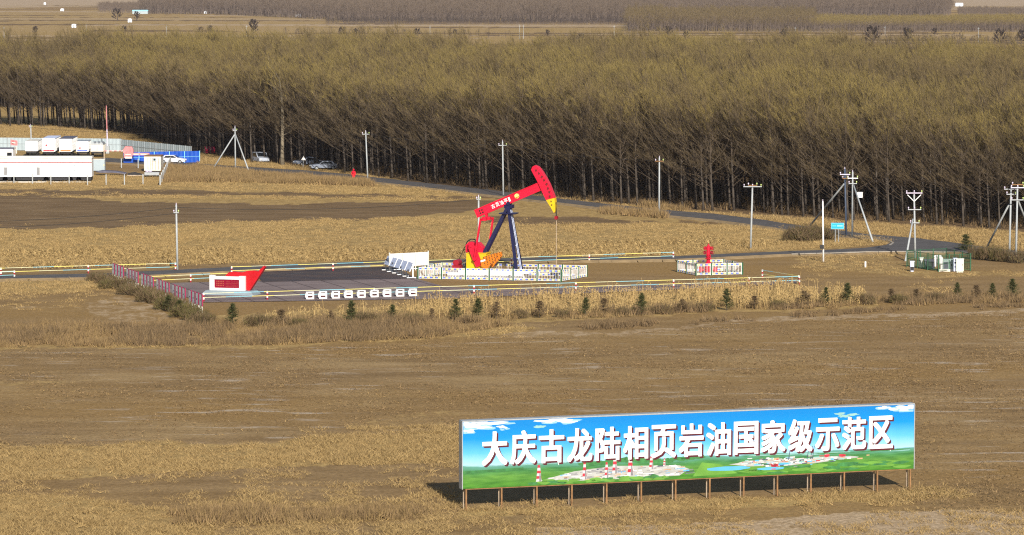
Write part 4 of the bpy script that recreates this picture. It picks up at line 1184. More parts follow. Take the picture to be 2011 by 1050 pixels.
# ------------------------------------------------------------------ red valve tree
vt = thing('valve_tree', 'red wellhead valve tree standing inside the smaller picket fence', 'valve tree', P(1391, 536))
v = MB()
v.tube([(0, 0, 0), (0, 0, .5), (0, 0, .5), (0, 0, .62)], [.38, .38, .5, .5], 12).tube([(0, 0, .62), (0, 0, 1.0), (0, 0, 1.25), (0, 0, 1.5)], [.3, .36, .2, .2], 12).tube([(0, 0, 1.5), (0, 0, 1.58)], .36, 12)
v.ball((0, 0, 1.8), .28).tube([(0, 0, 2.0), (0, 0, 2.9)], .2, 10).tube([(0, 0, 2.9), (0, 0, 3.12)], [.12, .04], 8)
v.build('spool', 'red_paint', vt, smooth=False)
for dx, z in ((-.3, 2.2), (.3, 2.2), (-.3, 2.65), (.28, 2.65)):
    MB().box((dx, 0, z), (.34, .32, .3)).tube([(dx * .3, 0, z), (dx * 1.5, 0, z)], .12, 8).build('valve_block', 'dark_red' if z < 2.4 else 'red_paint', vt)
for dx, z in ((-.42, 2.2), (.42, 2.2), (-.36, 2.68), (.36, 2.68), (0, 1.8)):
    hwh = MB(); rr = .17
    hwh.tube([(dx + rr * math.cos(i * .524), -.30, z + rr * math.sin(i * .524)) for i in range(13)], .025, 4, 0, False).tube([(dx, -.32, z), (dx, -.1, z)], .03, 5).beam((dx - rr, -.3, z), (dx + rr, -.3, z), .03, .03)
    hwh.build('handwheel', 'dark_red', vt)
MB().tube([(-.9, .1, .35), (.9, .1, .35)], .12, 8).box((-.8, .1, .4), (.3, .4, .5)).box((.8, .1, .4), (.3, .4, .5)).build('side_outlet', 'red_paint', vt)

# ------------------------------------------------------------------ low painted rails
def rails(label, a, b2, posts, drop=(0.0, 0.0), hz=(.40, .80)):
    """two painted rails between ground points a and b2; posts at fractions"""
    A, B = P(*a), P(*b2)
    t = thing('barrier_rail', label, 'barrier', A)
    d = B - A; Ln = d.length; d.normalize()
    for z in hz:
        m = MB(); s = 0.0; i = random.randrange(3)
        while s < Ln - .01:
            e = min(Ln, s + random.choice((2.2, 2.6, 3.0))); p, q = d * s, d * e
            m.beam((p.x, p.y, z), (q.x, q.y, z), .04, .045, i % 3); s = e; i += 1
        m.build('rail', ['rail_yellow', 'rail_cream', 'rail_blue'], t)
    for fpos in posts:
        p = d * (Ln * fpos); m = MB()
        for k in range(4): m.bx(p.x - .07, p.x + .07, p.y + .04, p.y + .18, k * .21 - (.05 if k == 0 else 0), (k + 1) * .21, 0 if k % 2 == 0 else 1)
        m.build('post', ['dark_red', 'white_paint'], t)
    return t
xs = (400, 525, 735, 931, 1131, 1323, 1471, 1570)
fa_, fb_ = P(400, 592), P(1570, 557.5)
fr = [((P(x, 592 - (x - 400) * 34.5 / 1170) - fa_).length / (fb_ - fa_).length) for x in xs]
rails('long painted rail along the front of the yard from the boards to the right corner', (400, 592), (1570, 557.5), fr)
rails('painted rail turning back from the right front corner of the yard', (1570, 557), (1496, 545), (0.02, .98))
rails('painted rail along the back of the yard behind the pump jack', (455, 538.5), (1324, 509), (0.0, .22, .42, .62, .8, .998))
rails('short painted rail behind the white monument at the back left of the yard', (296, 558), (452, 551), (.01, .5, .99))
rails('painted rail beyond the access road at the left edge', (-150, 545.5), (347, 531), (.0, .30, .645, .995))
rails('short painted rail on the near side of the access road at the left edge', (-150, 553), (30, 547), (.3, .99))

# ------------------------------------------------------------------ monument
mo_ = thing('monument', 'white framed red stone tablet with a red flag sculpture on a grey plinth', 'monument', P(452, 578), UA)
km = ppm(576)
def V2(x, y): return ((x - 452) / (km * .968), (577.5 - y) / km)
pl = MB()
bx_, tx2 = 2.78, 2.3
vs = [(-bx_, -1.0, -.05), (bx_, -1.0, -.05), (bx_, 1.5, -.05), (-bx_, 1.5, -.05), (-tx2, -.75, .42), (tx2 + .1, -.75, .42), (tx2 + .1, 1.2, .42), (-tx2, 1.2, .42)]
pl.add(vs, [(0, 1, 5, 4), (1, 2, 6, 5), (2, 3, 7, 6), (3, 0, 4, 7), (4, 5, 6, 7)])
pl.build('plinth', 'plinth', mo_)
fz0, fz1, fx0, fx1 = .42, 1.82, -2.02, 1.62
fm_ = MB()
fm_.bx(fx0, fx0 + .48, -.35, .1, fz0, fz1 + .08).bx(fx1 - .55, fx1, -.37, .12, fz0, fz1 + .04).bx(fx0 + .48, fx1 - .55, -.33, .08, fz1 - .3, fz1 - .02).bx(fx0 + .48, fx1 - .55, -.33, .08, fz0, fz0 + .24)
fm_.build('frame', 'white_paint', mo_)
tb_ = MB().bx(fx0 + .48, fx1 - .55, -.22, .0, fz0 + .24, fz1 - .3).build('tablet', 'granite_red', mo_)
ins = MB()
for i in range(5):
    for j in range(3):
        ins.face([(-1.35 + i * .17, .85 + j * .2), (-1.25 + i * .17, .85 + j * .2), (-1.25 + i * .17, .95 + j * .2), (-1.35 + i * .17, .95 + j * .2)], -.225)
for i in range(12):
    for j in range(4):
        if random.random() < .75: ins.face([(-.35 + i * .12, .78 + j * .16), (-.28 + i * .12, .78 + j * .16), (-.28 + i * .12, .81 + j * .16), (-.35 + i * .12, .81 + j * .16)], -.225)
ins.build('inscription', 'gold_ink', tb_)
fl = MB()
top = [(440, 543), (447, 535), (456, 532.5), (466, 533.5), (475, 534), (486, 530.5), (498, 529.5), (508, 531.5)]
poly = [V2(*q) for q in top] + [V2(511, 529), V2(489, 568.5), V2(470, 568.5), V2(440, 560)]
fl.prism(poly, .14, .62, 0)
fl.build('flag', 'flag_red', mo_)
fp = MB(); a_, b_ = V2(488, 569.5), V2(519.5, 521.5)
fp.beam((a_[0], .36, a_[1]), (b_[0], .36, b_[1]), .62, .22); fp.build('flag_staff', 'flag_red', mo_)
sp_ = MB().prism([V2(509, 530), V2(513, 525), V2(520, 521), V2(517, 529), V2(511, 536)], .1, .6); sp_.build('flag_tip', 'flag_red', mo_)

# ------------------------------------------------------------------ red and white boards along the left side
A, B = P(221, 549), P(399, 614.5)
d = (B - A); Ln = d.length; d.normalize(); nrm = Vector((d.y, -d.x, 0))
gap = 1.1; gl_ = (Ln - 5 * gap) / 6
words = ['farthest from the camera', 'second from the far end', 'third from the far end', 'third from the near end', 'second from the near end', 'nearest to the camera']
for i in range(6):
    s0 = i * (gl_ + gap)
    t = thing('notice_board', 'red and white four panel notice board beside the yard, ' + words[i], 'notice board', A + d * s0, math.atan2(d.y, d.x), 'notice boards along the left side of the yard')
    pw = gl_ / 4
    for k in range(4):
        x0 = k * pw
        MB().bx(x0 + .02, x0 + pw * .66, -.03, .03, .62, 1.72).build('panel', 'white_paint', t)
        MB().bx(x0 + pw * .66, x0 + pw * .80, -.035, .05, .60, 1.74).bx(x0 + .02, x0 + pw * .66, -.04, .04, 1.72, 1.76).build('red_frame', 'board_red', t)
        MB().box((x0 + pw * .3, .034, 1.12), (.2, .006, .14)).box((x0 + pw * .3, -.034, 1.12), (.2, .006, .14)).build('marking', 'black_ink', t)
        MB().bx(x0 + pw * .66, x0 + pw * .76, -.05, .05, -.05, .60).bx(x0 + .06, x0 + .14, -.05, .05, -.05, .62).build('post', 'dirty_white', t)

# ------------------------------------------------------------------ tilted grey boards and white bulletin board
A, B = P(756, 530), P(807, 545.5)
d = B - A; Ln = d.length
db = thing('display_board', 'row of five grey blue tilted display panels seen from behind on white feet', 'display board', A, math.atan2(d.y, d.x))
# local x along the row towards the camera, local +y is to the right in the photo
pw = Ln / 5
for i in range(5):
    m = MB(); x0, x1 = i * pw + .04, (i + 1) * pw - .04
    lo, hi = (-.12, .66), (.30, 1.55)
    th = Vector((hi[1] - lo[1], -(hi[0] - lo[0]))).normalized() * .05
    vs = []
    for x in (x0, x1):
        for (yy, zz) in ((lo[0], lo[1]), (hi[0], hi[1]), (hi[0] + th.x, hi[1] + th.y), (lo[0] + th.x, lo[1] + th.y)): vs.append((x, yy, zz))
    m.add(vs, [(0, 1, 2, 3), (7, 6, 5, 4), (0, 4, 5, 1), (1, 5, 6, 2), (2, 6, 7, 3), (3, 7, 4, 0)])
    m.build('panel', 'slate_blue', db)
    m = MB(); m.beam((x1 + .04, lo[0] - .035, lo[1] - .02), (x1 + .04, hi[0] - .035, hi[1] + .02), .12, .05); m.build('edge_strip', 'white_paint', db)
for xx, yy, zz in ((.9, .0, 1.15), (pw + 1.1, .0, 1.0), (3 * pw + .5, -.03, .85), (4 * pw + 1.4, -.05, .75)):
    pt = MB(); pt.box((xx, yy - .06, zz), (.34, .02, .2), 0); pt.build('dark_patch', 'black_metal', db)
for i in range(5):
    x = i * pw + .25
    MB().bx(x - .04, x + .04, .0, .08, .08, .8).build('leg', 'galvanized', db)
    MB().bx(x - .12, x + .12, -.42, .28, -.02, .09).build('foot', 'white_paint', db)
MB().bx(Ln + .12, Ln + .22, .1, .22, .08, 1.5).build('leg', 'white_paint', db)
MB().bx(Ln + .05, Ln + .28, -.5, .6, -.02, .09).build('foot', 'white_paint', db)
A, B = P(765, 532.5), P(841, 528.5)
d = B - A; Ln = d.length
wb = thing('bulletin_board', 'white three panel bulletin board standing behind the grey display panels', 'bulletin board', A, math.atan2(d.y, d.x))
for i in range(3): MB().bx(i * Ln / 3 + .08, (i + 1) * Ln / 3 - .08, -.02, .03, .55, 1.78).build('panel', 'white_paint', wb)
for i in range(4): MB().bx(i * Ln / 3 - .05, i * Ln / 3 + .05, -.06, .06, -.05, 2.0 if i in (0, 3) else 1.8).build('post', 'dirty_white', wb)
for z in (.47, 1.80, .12): MB().bx(.05, Ln - .05, -.05, .05, z, z + .07).build('crossbar', 'white_paint', wb)

# ------------------------------------------------------------------ nine white slotted blocks
xsb = [608.5, 634, 659, 684, 709.5, 735, 760, 785.5, 810.5]
blk = None
num = ['first', 'second', 'third', 'fourth', 'fifth', 'sixth', 'seventh', 'eighth', 'last']
for i, x in enumerate(xsb):
    y = 587 - (x - 608) * 6.2 / 202
    lb = f'white slotted barrier block beside the front rail, {num[i]} from the left of nine'
    if blk is None:
        blk = thing('barrier_block', lb, 'barrier block', P(x, y), R(12), 'white slotted blocks along the front rail')
        m = MB()
        for s in (-1, 1):
            m.prism([(s * .38, 0), (s * .38, .72), (s * .24, .72), (s * .24, 0)], -.24, .24)
        m.bx(-.24, .24, -.26, .26, 0, .15).bx(-.24, .24, -.22, .22, .33, .53).bx(-.24, .24, -.2, .2, .64, .72)
        m.prism([(-.38, .1), (-.38, .6), (-.46, .5), (-.46, .2)], -.2, .2)
        m.build('body', 'white_paint', blk)
        MB().bx(-.24, .24, .02, .06, .15, .33).bx(-.24, .24, .02, .06, .53, .64).build('slot_shade', 'maroon', blk)  # dark plates standing in for the shade inside the open slots
    else: dup(blk, P(x, y), R(12), lb)

# ------------------------------------------------------------------ utility poles
def upole(label, base, top, style='plain', arms=(), m='concrete_pole', rb=.13, group=None, name='utility_pole', braces=(), box=None):
    g = P(*base); gt = zat(g, top[1]); dx = (top[0] - base[0]) * math.hypot(g.y, H0) / F
    t = thing(name, label, 'utility pole', g, 0, group)
    MB().tube([(0, 0, -.2), (dx, 0, gt)], [rb, rb * .68], 10).build('pole', m, t, smooth=True)
    k = F / math.hypot(g.y, H0)
    for ya, half, mm in arms:
        z = zat(g, ya); hw = half / k; xx = dx * z / gt
        MB().bx(xx - hw, xx + hw, -.2, -.12, z - .05, z + .05).build('crossarm', mm, t)
        for s in (-1, 0, 1) if hw > .7 else (-1, 1):
            MB().tube([(xx + s * hw * .92, -.16, z + .05), (xx + s * hw * .92, -.16, z + .16), (xx + s * hw * .92, -.16, z + .17), (xx + s * hw * .92, -.16, z + .3)], [.03, .03, .08, .05], 7).build('insulator', 'insulator' if s <= 0 else 'insulator_lime', t)
    for (tx_, ty_), (bx2, by2) in braces:
        gb2 = P(bx2, by2) - g; z = zat(g, ty_)
        MB().tube([(gb2.x, gb2.y, -.1), ((tx_ - base[0]) / k, 0, z)], [rb * .9, rb * .72], 8).build('brace', 'concrete_pole', t, smooth=True)
    if style == 'vee':
        z = gt
        m_ = MB(); m_.beam((dx, -.1, z - .75), (dx - .75, -.1, z), .08, .08).beam((dx, -.1, z - .75), (dx + .75, -.1, z), .08, .08).build('vee_brace', 'white_paint', t)
    if box:
        z = zat(g, box[1]); xx = (box[0] - base[0]) / k
        MB().box((xx, -.25, z), (box[2], .35, box[3])).build('equipment_box', box[4], t)
    MB().tube([(dx, 0, gt), (dx, 0, gt + .22)], [.05, .03], 6).build('pin_insulator', 'insulator', t)
    return t
up = {}
up['A'] = upole('concrete pole standing behind the red and white boards at left', (348.5, 528.5), (347, 402), arms=((417, 5, 'galvanized'),))
up['B'] = upole('concrete pole beside the road right of the red clad person', (722.5, 357.5), (718.5, 258), arms=((263, 7, 'galvanized'),))
up['C'] = upole('concrete pole beside the road directly behind the pump jack beam', (988.5, 386), (987, 277), arms=((285, 8, 'galvanized'),))
up['D'] = upole('concrete pole beside the road halfway between pump jack and blue sign', (1294.5, 420), (1294.5, 309), arms=((316, 8, 'rust'),))
up['E'] = upole('concrete pole in the field with a wide star shaped top', (1474, 488.5), (1477, 368), arms=((366, 18, 'galvanized'), (363.5, 9, 'rust')))
up['F'] = upole('concrete pole standing behind the tail of the pump jack beam', (940, 509), (940, 386), arms=((391, 4, 'galvanized'),))
up['G'] = upole('white pole with a dark box at its foot beside the access road', (1617, 514), (1615, 395), m='white_paint', rb=.11, arms=(), box=(1613.5, 484, .42, .42, 'black_metal'))
up['H'] = upole('dark weathered pole with a slanted brace left of its paired pole', (1662, 467.5), (1658, 331), m='dark_pole', arms=((342, 10, 'insulator'), (350, 5, 'rust')), braces=(((1657, 361), (1586, 447)),))
up['I'] = upole('pale concrete pole with cutouts and a slanted brace to the right', (1674, 468.5), (1673.5, 337), arms=((349.5, 10, 'white_paint'), (360, 8, 'galvanized')), braces=(((1675, 362), (1716, 478)),), box=(1687.5, 382, .62, .66, 'white_paint'))
up['J'] = upole('white pole with a vee shaped top rising from the green fenced cabinets', (1797.5, 506), (1794, 382), 'vee', m='concrete_pole', arms=((378.5, 16, 'insulator'), (411, 13, 'galvanized'), (437, 9, 'galvanized')), braces=(((1792, 430), (1778, 512)),))
up['K'] = upole('left pole of the concrete pair at the right edge', (1982, 510.5), (1984, 368), arms=((371, 14, 'galvanized'), (381, 9, 'galvanized')), braces=(((1980, 402), (1930, 499)),))
up['L'] = upole('right pole of the concrete pair at the right edge', (1995, 512), (1996.5, 365), arms=((362, 11, 'rust'), (368, 13, 'insulator'), (392, 12, 'galvanized')), braces=(((1998, 393), (2032, 478)),))
up['M'] = upole('tripod braced concrete pole right of the blue hoarding', (462.5, 334), (462, 249), arms=((256, 4, 'galvanized'),), braces=(((461, 264), (416, 334)), ((463, 264), (489.5, 337))))
up['N'] = upole('pole with small fittings rising from the walled depot at left', (62, 303), (61, 246), rb=.13, arms=((249, 3, 'galvanized'),))
def wire(label, a, b2, sag, grp='overhead wires'):
    a, b2 = Vector(a), Vector(b2)
    pts = [a.lerp(b2, i / 14) + Vector((0, 0, -4 * sag * (i / 14) * (1 - i / 14))) - a for i in range(15)]
    o = MB().tube(pts, .022, 4, 0, False).build('overhead_wire', 'wire', None, a); tag(o, label, 'wire', grp)
def ptop(k, base, y):
    g = P(*base); return (g.x, g.y, zat(g, y))
pa = ptop('A', (348.5, 528.5), 407); pf_ = ptop('F', (940, 509), 391)
gl0 = P(-220, 556)
wire('upper overhead wire from the left edge to the pole behind the boards', (gl0.x, gl0.y, 6.2), pa, .5)
wire('lower overhead wire from the left edge to the pole behind the boards', (gl0.x, gl0.y, 5.7), (pa[0], pa[1], pa[2] - .6), .6)
wire('overhead wire between the pole behind the boards and the pole behind the pump jack', pa, pf_, .6)
wire('overhead wire from the depot pole to the tripod braced pole', ptop('N', (62, 303), 250), ptop('M', (462.5, 334), 262), .5)
wire('overhead wire above the road between the two roadside poles left of the pump jack', ptop('B', (722.5, 357.5), 262), ptop('C', (988.5, 386), 284), .5)
wire('overhead wire from the roadside pole behind the pump jack to the next pole right', ptop('C', (988.5, 386), 284), ptop('D', (1294.5, 420), 315), .5)
# far poles
FP = [(8, 74, 52, 'leftmost'), (169.5, 70, 48, 'second from left'), (327, 72, 50, 'third from left'), (484.5, 75, 49, 'beside the dark tree, fourth from left'), (844.5, 78, 50, 'in the pale strip, left of the paired poles'), (1020.5, 76, 48, 'left one of the close pair'), (1028, 76, 48, 'right one of the close pair'), (1206, 76, 49, 'right of the close pair'), (1561.5, 80, 52, 'tinted blue, near the far right'), (1738, 66, 51, 'below the young plantation'), (1921.5, 82, 53, 'farthest right')]
for x, y, yt, w_ in FP:
    g = P(x, y); t = thing('far_pole', 'thin white pole in the far fields, ' + w_, 'pole', g, 0, 'poles in the far fields')
    zt = zat(g, yt)
    MB().tube([(0, 0, -.1), (0, 0, zt)], [.11, .08], 6).build('shaft', 'concrete_pole', t)
    MB().bx(-.6, .6, -.05, .05, zt - .8, zt - .7).build('crossarm', 'concrete_pole', t)

# ------------------------------------------------------------------ signs, bollard
t = thing('road_sign', 'bright blue road sign on two thin legs beside the paired poles', 'sign', P(1643.5, 478))
kk = ppm(478)
MB().bx(-.70, .82, -.04, .0, 1.72, 2.45).build('sign_panel', 'sign_blue', t)
m = MB()
m.bx(-.66, .78, -.05, -.045, 1.76, 1.79).bx(-.66, .78, -.05, -.045, 2.38, 2.41).bx(-.66, -.63, -.05, -.045, 1.79, 2.38).bx(.75, .78, -.05, -.045, 1.79, 2.38).bx(-.55, -.1, -.05, -.045, 2.06, 2.12).bx(0, .65, -.05, -.045, 2.02, 2.2)
m.build('sign_markings', 'sign_pale', t)
for x in (-.2, .2): MB().tube([(x, .02, -.1), (x, .02, 2.4)], .045, 7).build('leg', 'galvanized', t)
t = thing('bollard', 'short white marker post in the dry grass left of the cabinets', 'bollard', P(1699.5, 524))
MB().bx(-.08, .08, -.08, .08, -.1, .5).build('shaft', 'white_paint', t); MB().bx(-.085, .085, -.085, .085, .5, .6).build('cap', 'white_paint', t)
t = thing('warning_sign', 'small white triangular warning sign on a post before the parked cars', 'sign', P(595, 329.5))
MB().tube([(0, 0, -.1), (.1, 0, 1.9)], .05, 6).build('pole', 'galvanized', t)
MB().prism([(-.28, 1.3), (.48, 1.3), (.1, 2.0)], -.08, -.05).build('sign_panel', 'white_paint', t)

# ------------------------------------------------------------------ fenced cabinets at right
def mesh_fence(label, corners, n_, h):
    t = thing('mesh_fence', label, 'fence', corners[0]); o0 = corners[0]
    for i in range(len(corners)):
        a, b2 = corners[i] - o0, corners[(i + 1) % len(corners)] - o0
        d = b2 - a; Ln = d.length; d.normalize()
        for k in range(n_[i]):
            p, q = a + d * (Ln * k / n_[i]), a + d * (Ln * (k + 1) / n_[i])
            MB().bx(p.x - .05, p.x + .05, p.y - .05, p.y + .05, -.05, h + .08).build('post', 'fence_green', t)
            m = MB()
            for z in (.1, h * .5, h): m.beam((p.x, p.y, z), (q.x, q.y, z), .03, .04)
            w = (q - p).length; c = int(w / .12)
            for j in range(1, c):
                r_ = p + d * (w * j / c); m.bx(r_.x - .008, r_.x + .008, r_.y - .008, r_.y + .008, .1, h)
            m.build('mesh_panel', 'fence_green', t)
mesh_fence('dark green mesh fence around the electrical cabinets at right', [P(1781, 523), P(1843, 533), P(1906, 530.5), P(1858, 519)], [3, 3, 3, 3], 1.75)
def cabinet(name, label, x, y, w, d_, h, m, parts):
    t = thing(name, label, 'cabinet', P(x, y))
    MB().bx(-w / 2, w / 2, -d_ / 2, d_ / 2, .12, h).bx(-w / 2 + .05, w / 2 - .05, -d_ / 2 + .05, d_ / 2 - .05, -.05, .12).build('housing', m, t)
    MB().bx(-w / 2 - .04, w / 2 + .04, -d_ / 2 - .04, d_ / 2 + .04, h, h + .06).build('roof', m, t)
    for (x0, x1, z0, z1, mm, nm) in parts: MB().bx(x0, x1, -d_ / 2 - .02, -d_ / 2 + .0, z0, z1).build(nm, mm, t)
    return t
cabinet('electrical_cabinet', 'tall pale cabinet at the right of the fenced equipment', 1884.5, 534, .78, .6, 1.4, 'cabinet_pale', [(-.34, .34, .2, 1.33, 'cabinet_pale', 'door'), (.2, .26, .7, .9, 'black_metal', 'handle')])
cabinet('electrical_cabinet', 'grey violet cabinet side joined left of the tall pale one', 1875.5, 533.5, .36, .6, 1.42, 'slate_blue', [(-.12, .12, .5, .6, 'black_metal', 'vent'), (-.12, .12, .9, 1.1, 'black_metal', 'vent')])
tcb = cabinet('transformer', 'grey green transformer with cooling fins in the fenced equipment', 1862.5, 531.5, 1.3, .9, 1.2, 'cabinet_teal', [(-.6, -.06, .25, 1.0, 'tarp', 'fin_panel'), (.05, .6, .3, 1.1, 'cabinet_teal', 'door'), (.25, .34, .55, .75, 'black_metal', 'handle')])
t = thing('pipe_rack', 'white insulated pipe elbow and tank left of the transformer', 'pipe', P(1843, 532))
MB().tube([(-.3, 0, .5), (-.3, 0, 1.35), (-.15, 0, 1.5), (.2, 0, 1.5), (.32, 0, 1.35), (.32, 0, -.05)], [.14, .2, .22, .2, .16, .1], 8).build('pipe', 'white_paint', t)
MB().tube([(.25, 0, .75), (.25, 0, 1.5)], .2, 10).ball((-.35, 0, 1.55), .16).build('tank', 'white_paint', t)
MB().bx(.0, 1.5, -.2, .4, -.05, .2).build('foundation', 'dirty_white', t)
cabinet('meter_box', 'small pale meter box on a stand behind the green mesh', 1808.5, 526, .45, .4, 1.1, 'cabinet_pale', [(-.15, .15, .7, .95, 'white_paint', 'door')])
cabinet('meter_box', 'bluish meter box on a dark pedestal outside the green mesh', 1791, 532.5, .4, .4, 1.05, 'slate_blue', [(-.19, .19, .12, .5, 'black_metal', 'pedestal_cover'), (0, .15, .7, .9, 'cabinet_pale', 'door')])
cabinet('oil_tank_box', 'dark equipment box in the middle of the green fenced compound', 1825, 527, 1.1, .8, .95, 'tarp', [(-.4, .4, .2, .8, 'black_metal', 'door')])

# ------------------------------------------------------------------ cars, person
def car(label, x, y, rz, m, suv=False, group='cars parked by the forest'):
    t = thing('parked_car', label, 'car', P(x, y), rz, group)
    h = 1.75 if suv else 1.45
    prof = [(-2.2, .35), (-2.25, .75), (-2.1, .95), (-1.75 if not suv else -2.1, 1.0), (-1.2 if not suv else -1.95, h), (.35, h), (1.05, 1.0), (2.05, .86), (2.25, .6), (2.2, .35)]
    MB().prism(prof, -.88, .88).build('body', m, t)
    for s in (-1, 1):
        w_ = MB(); yy = s * .883
        poly = [(-1.35 if not suv else -1.85, 1.03), (-1.05 if not suv else -1.75, h - .1), (.28, h - .1), (.85, 1.03)]
        w_.prism(poly, min(yy, yy + s * .012), max(yy, yy + s * .012)); w_.build('side_window', 'glass_dark', t)
    ws = MB(); ws.add([(.43, -.78, h - .06), (.43, .78, h - .06), (1.03, .8, 1.06), (1.03, -.8, 1.06)], [(3, 2, 1, 0)]); 
    for i in range(4): ws.v[i] = (ws.v[i][0] + .03, ws.v[i][1], ws.v[i][2] + .03)
    ws.build('windscreen', 'glass_dark', t)
    for xx in (-1.4, 1.4):
        for s in (-1, 1):
            MB().tube([(xx, s * .72, .34), (xx, s * .9, .34)], .34, 14).tube([(xx, s * .9, .34), (xx, s * .915, .34)], .2, 10, 1).build('wheel', ['tyre', 'galvanized'], t)
    for s in (-1, 1):
        MB().box((2.225, s * .62, .72), (.08, .3, .14)).build('headlight', 'headlamp', t)
        MB().box((-2.235, s * .66, .78), (.05, .26, .16)).build('tail_light', 'red_cloth', t)
    return t
car('white sport utility car facing the camera between forest trunks', 512, 319, R(-70), 'car_white_shaded', True)
car('silver car partly hidden behind the triangular warning sign', 603, 325, R(-150), 'car_silver')
car('pale car between trunks right of the warning sign', 636, 333, R(-165), 'car_silver')
car('dark red car among the trunks right of the blue hoarding', 411, 303, R(100), 'car_red')
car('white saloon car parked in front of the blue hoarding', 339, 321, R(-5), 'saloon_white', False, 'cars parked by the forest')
# person in red
pr = thing('person', 'person in a red work suit and red helmet walking beside the road', 'person', P(694.5, 354))
me = bpy.data.meshes.new('body')
J = {'pel': (0, 0, .92), 'ch': (0, -.02, 1.28), 'nk': (0, -.02, 1.48), 'hd': (0, -.04, 1.64), 'hl': (-.1, 0, .88), 'kl': (-.11, -.12, .48), 'al': (-.11, -.02, .08), 'tl': (-.11, -.2, .04), 'hr': (.1, 0, .88), 'kr': (.11, -.02, .47), 'ar': (.11, .14, .1), 'tr': (.11, -.02, .04),
     'sl': (-.2, -.02, 1.4), 'el': (-.3, .02, 1.14), 'wl': (-.28, -.1, .9), 'fl': (-.27, -.13, .8), 'sr': (.2, -.02, 1.4), 'er': (.3, 0, 1.14), 'wr': (.3, -.1, .9), 'fr': (.29, -.13, .8)}
Rr = dict(pel=.16, ch=.18, nk=.07, hd=.11, hl=.12, kl=.085, al=.06, tl=.045, hr=.12, kr=.085, ar=.06, tr=.045, sl=.085, el=.062, wl=.045, fl=.035, sr=.085, er=.062, wr=.045, fr=.035)
E = [('pel', 'ch'), ('ch', 'nk'), ('nk', 'hd'), ('pel', 'hl'), ('hl', 'kl'), ('kl', 'al'), ('al', 'tl'), ('pel', 'hr'), ('hr', 'kr'), ('kr', 'ar'), ('ar', 'tr'), ('ch', 'sl'), ('sl', 'el'), ('el', 'wl'), ('wl', 'fl'), ('ch', 'sr'), ('sr', 'er'), ('er', 'wr'), ('wr', 'fr')]
ks = list(J)
me.from_pydata([J[q] for q in ks], [(ks.index(a), ks.index(b_)) for a, b_ in E], [])
me.materials.append(M['red_cloth'])
po = bpy.data.objects.new('body', me); SC.collection.objects.link(po); po.parent = pr
po.modifiers.new('skin', 'SKIN'); 
sv = me.skin_vertices[0].data if me.skin_vertices else None
if sv is None:
    bmm = bmesh.new(); bmm.from_mesh(me); bmm.verts.layers.skin.verify(); bmm.to_mesh(me); bmm.free(); sv = me.skin_vertices[0].data
for i, q in enumerate(ks): sv[i].radius = (Rr[q], Rr[q]); sv[i].use_root = (q == 'pel')
po.modifiers.new('smooth', 'SUBSURF').levels = 1
hm = MB(); hm.ball((0, -.04, 1.70), .14, 0, 12, 8, .8); hm.build('helmet', 'red_cloth', pr, smooth=True)

# ------------------------------------------------------------------ depot at left
def hoarding(name, label, a, b2, h, m, post_m, np_, rib=.35):
    A, B = (P(*q) for q in (a, b2)); d = B - A; Ln = d.length
    t = thing(name, label, 'hoarding', A, math.atan2(d.y, d.x))
    for k in range(np_):
        x0, x1 = Ln * k / np_ + .03, Ln * (k + 1) / np_ - .03
        q = MB(); n_ = max(2, int((x1 - x0) / rib))
        pts = []
        for j in range(n_ + 1): pts.append((x0 + (x1 - x0) * j / n_, .05 if j % 2 else 0.0))
        for j in range(n_):
            (xa, ya), (xb_, yb_) = pts[j], pts[j + 1]
            q.add([(xa, ya, .02), (xb_, yb_, .02), (xb_, yb_, h), (xa, ya, h), (xa, ya + .02, .02), (xb_, yb_ + .02, .02), (xb_, yb_ + .02, h), (xa, ya + .02, h)], [(0, 1, 2, 3), (7, 6, 5, 4), (3, 2, 6, 7)])
        q.build('sheet_panel', m, t)
    for k in range(np_ + 1):
        x = Ln * k / np_; MB().bx(x - .05, x + .05, -.05, .03, -.05, h + .04).build('post', post_m, t)
    MB().bx(0, Ln, .08, .12, h * .55, h * .55 + .06).bx(0, Ln, -.04, -.01, h * .52, h * .52 + .04).build('rail', post_m, t)
    return t
hoarding('sheet_hoarding', 'pale grey corrugated hoarding behind the row of white trailers', (-160, 293), (238, 297), 2.3, 'hoarding_grey', 'galvanized', 9)
hoarding('sheet_hoarding', 'pale grey corrugated hoarding slanting towards the road above the blue one', (239, 297.3), (376, 312), 2.2, 'hoarding_grey', 'galvanized', 12)
hoarding('blue_hoarding', 'bright blue hoarding with pale posts beside the white saloon car', (243, 321.5), (392, 318.5), 1.95, 'hoarding_blue', 'sign_pale', 5)
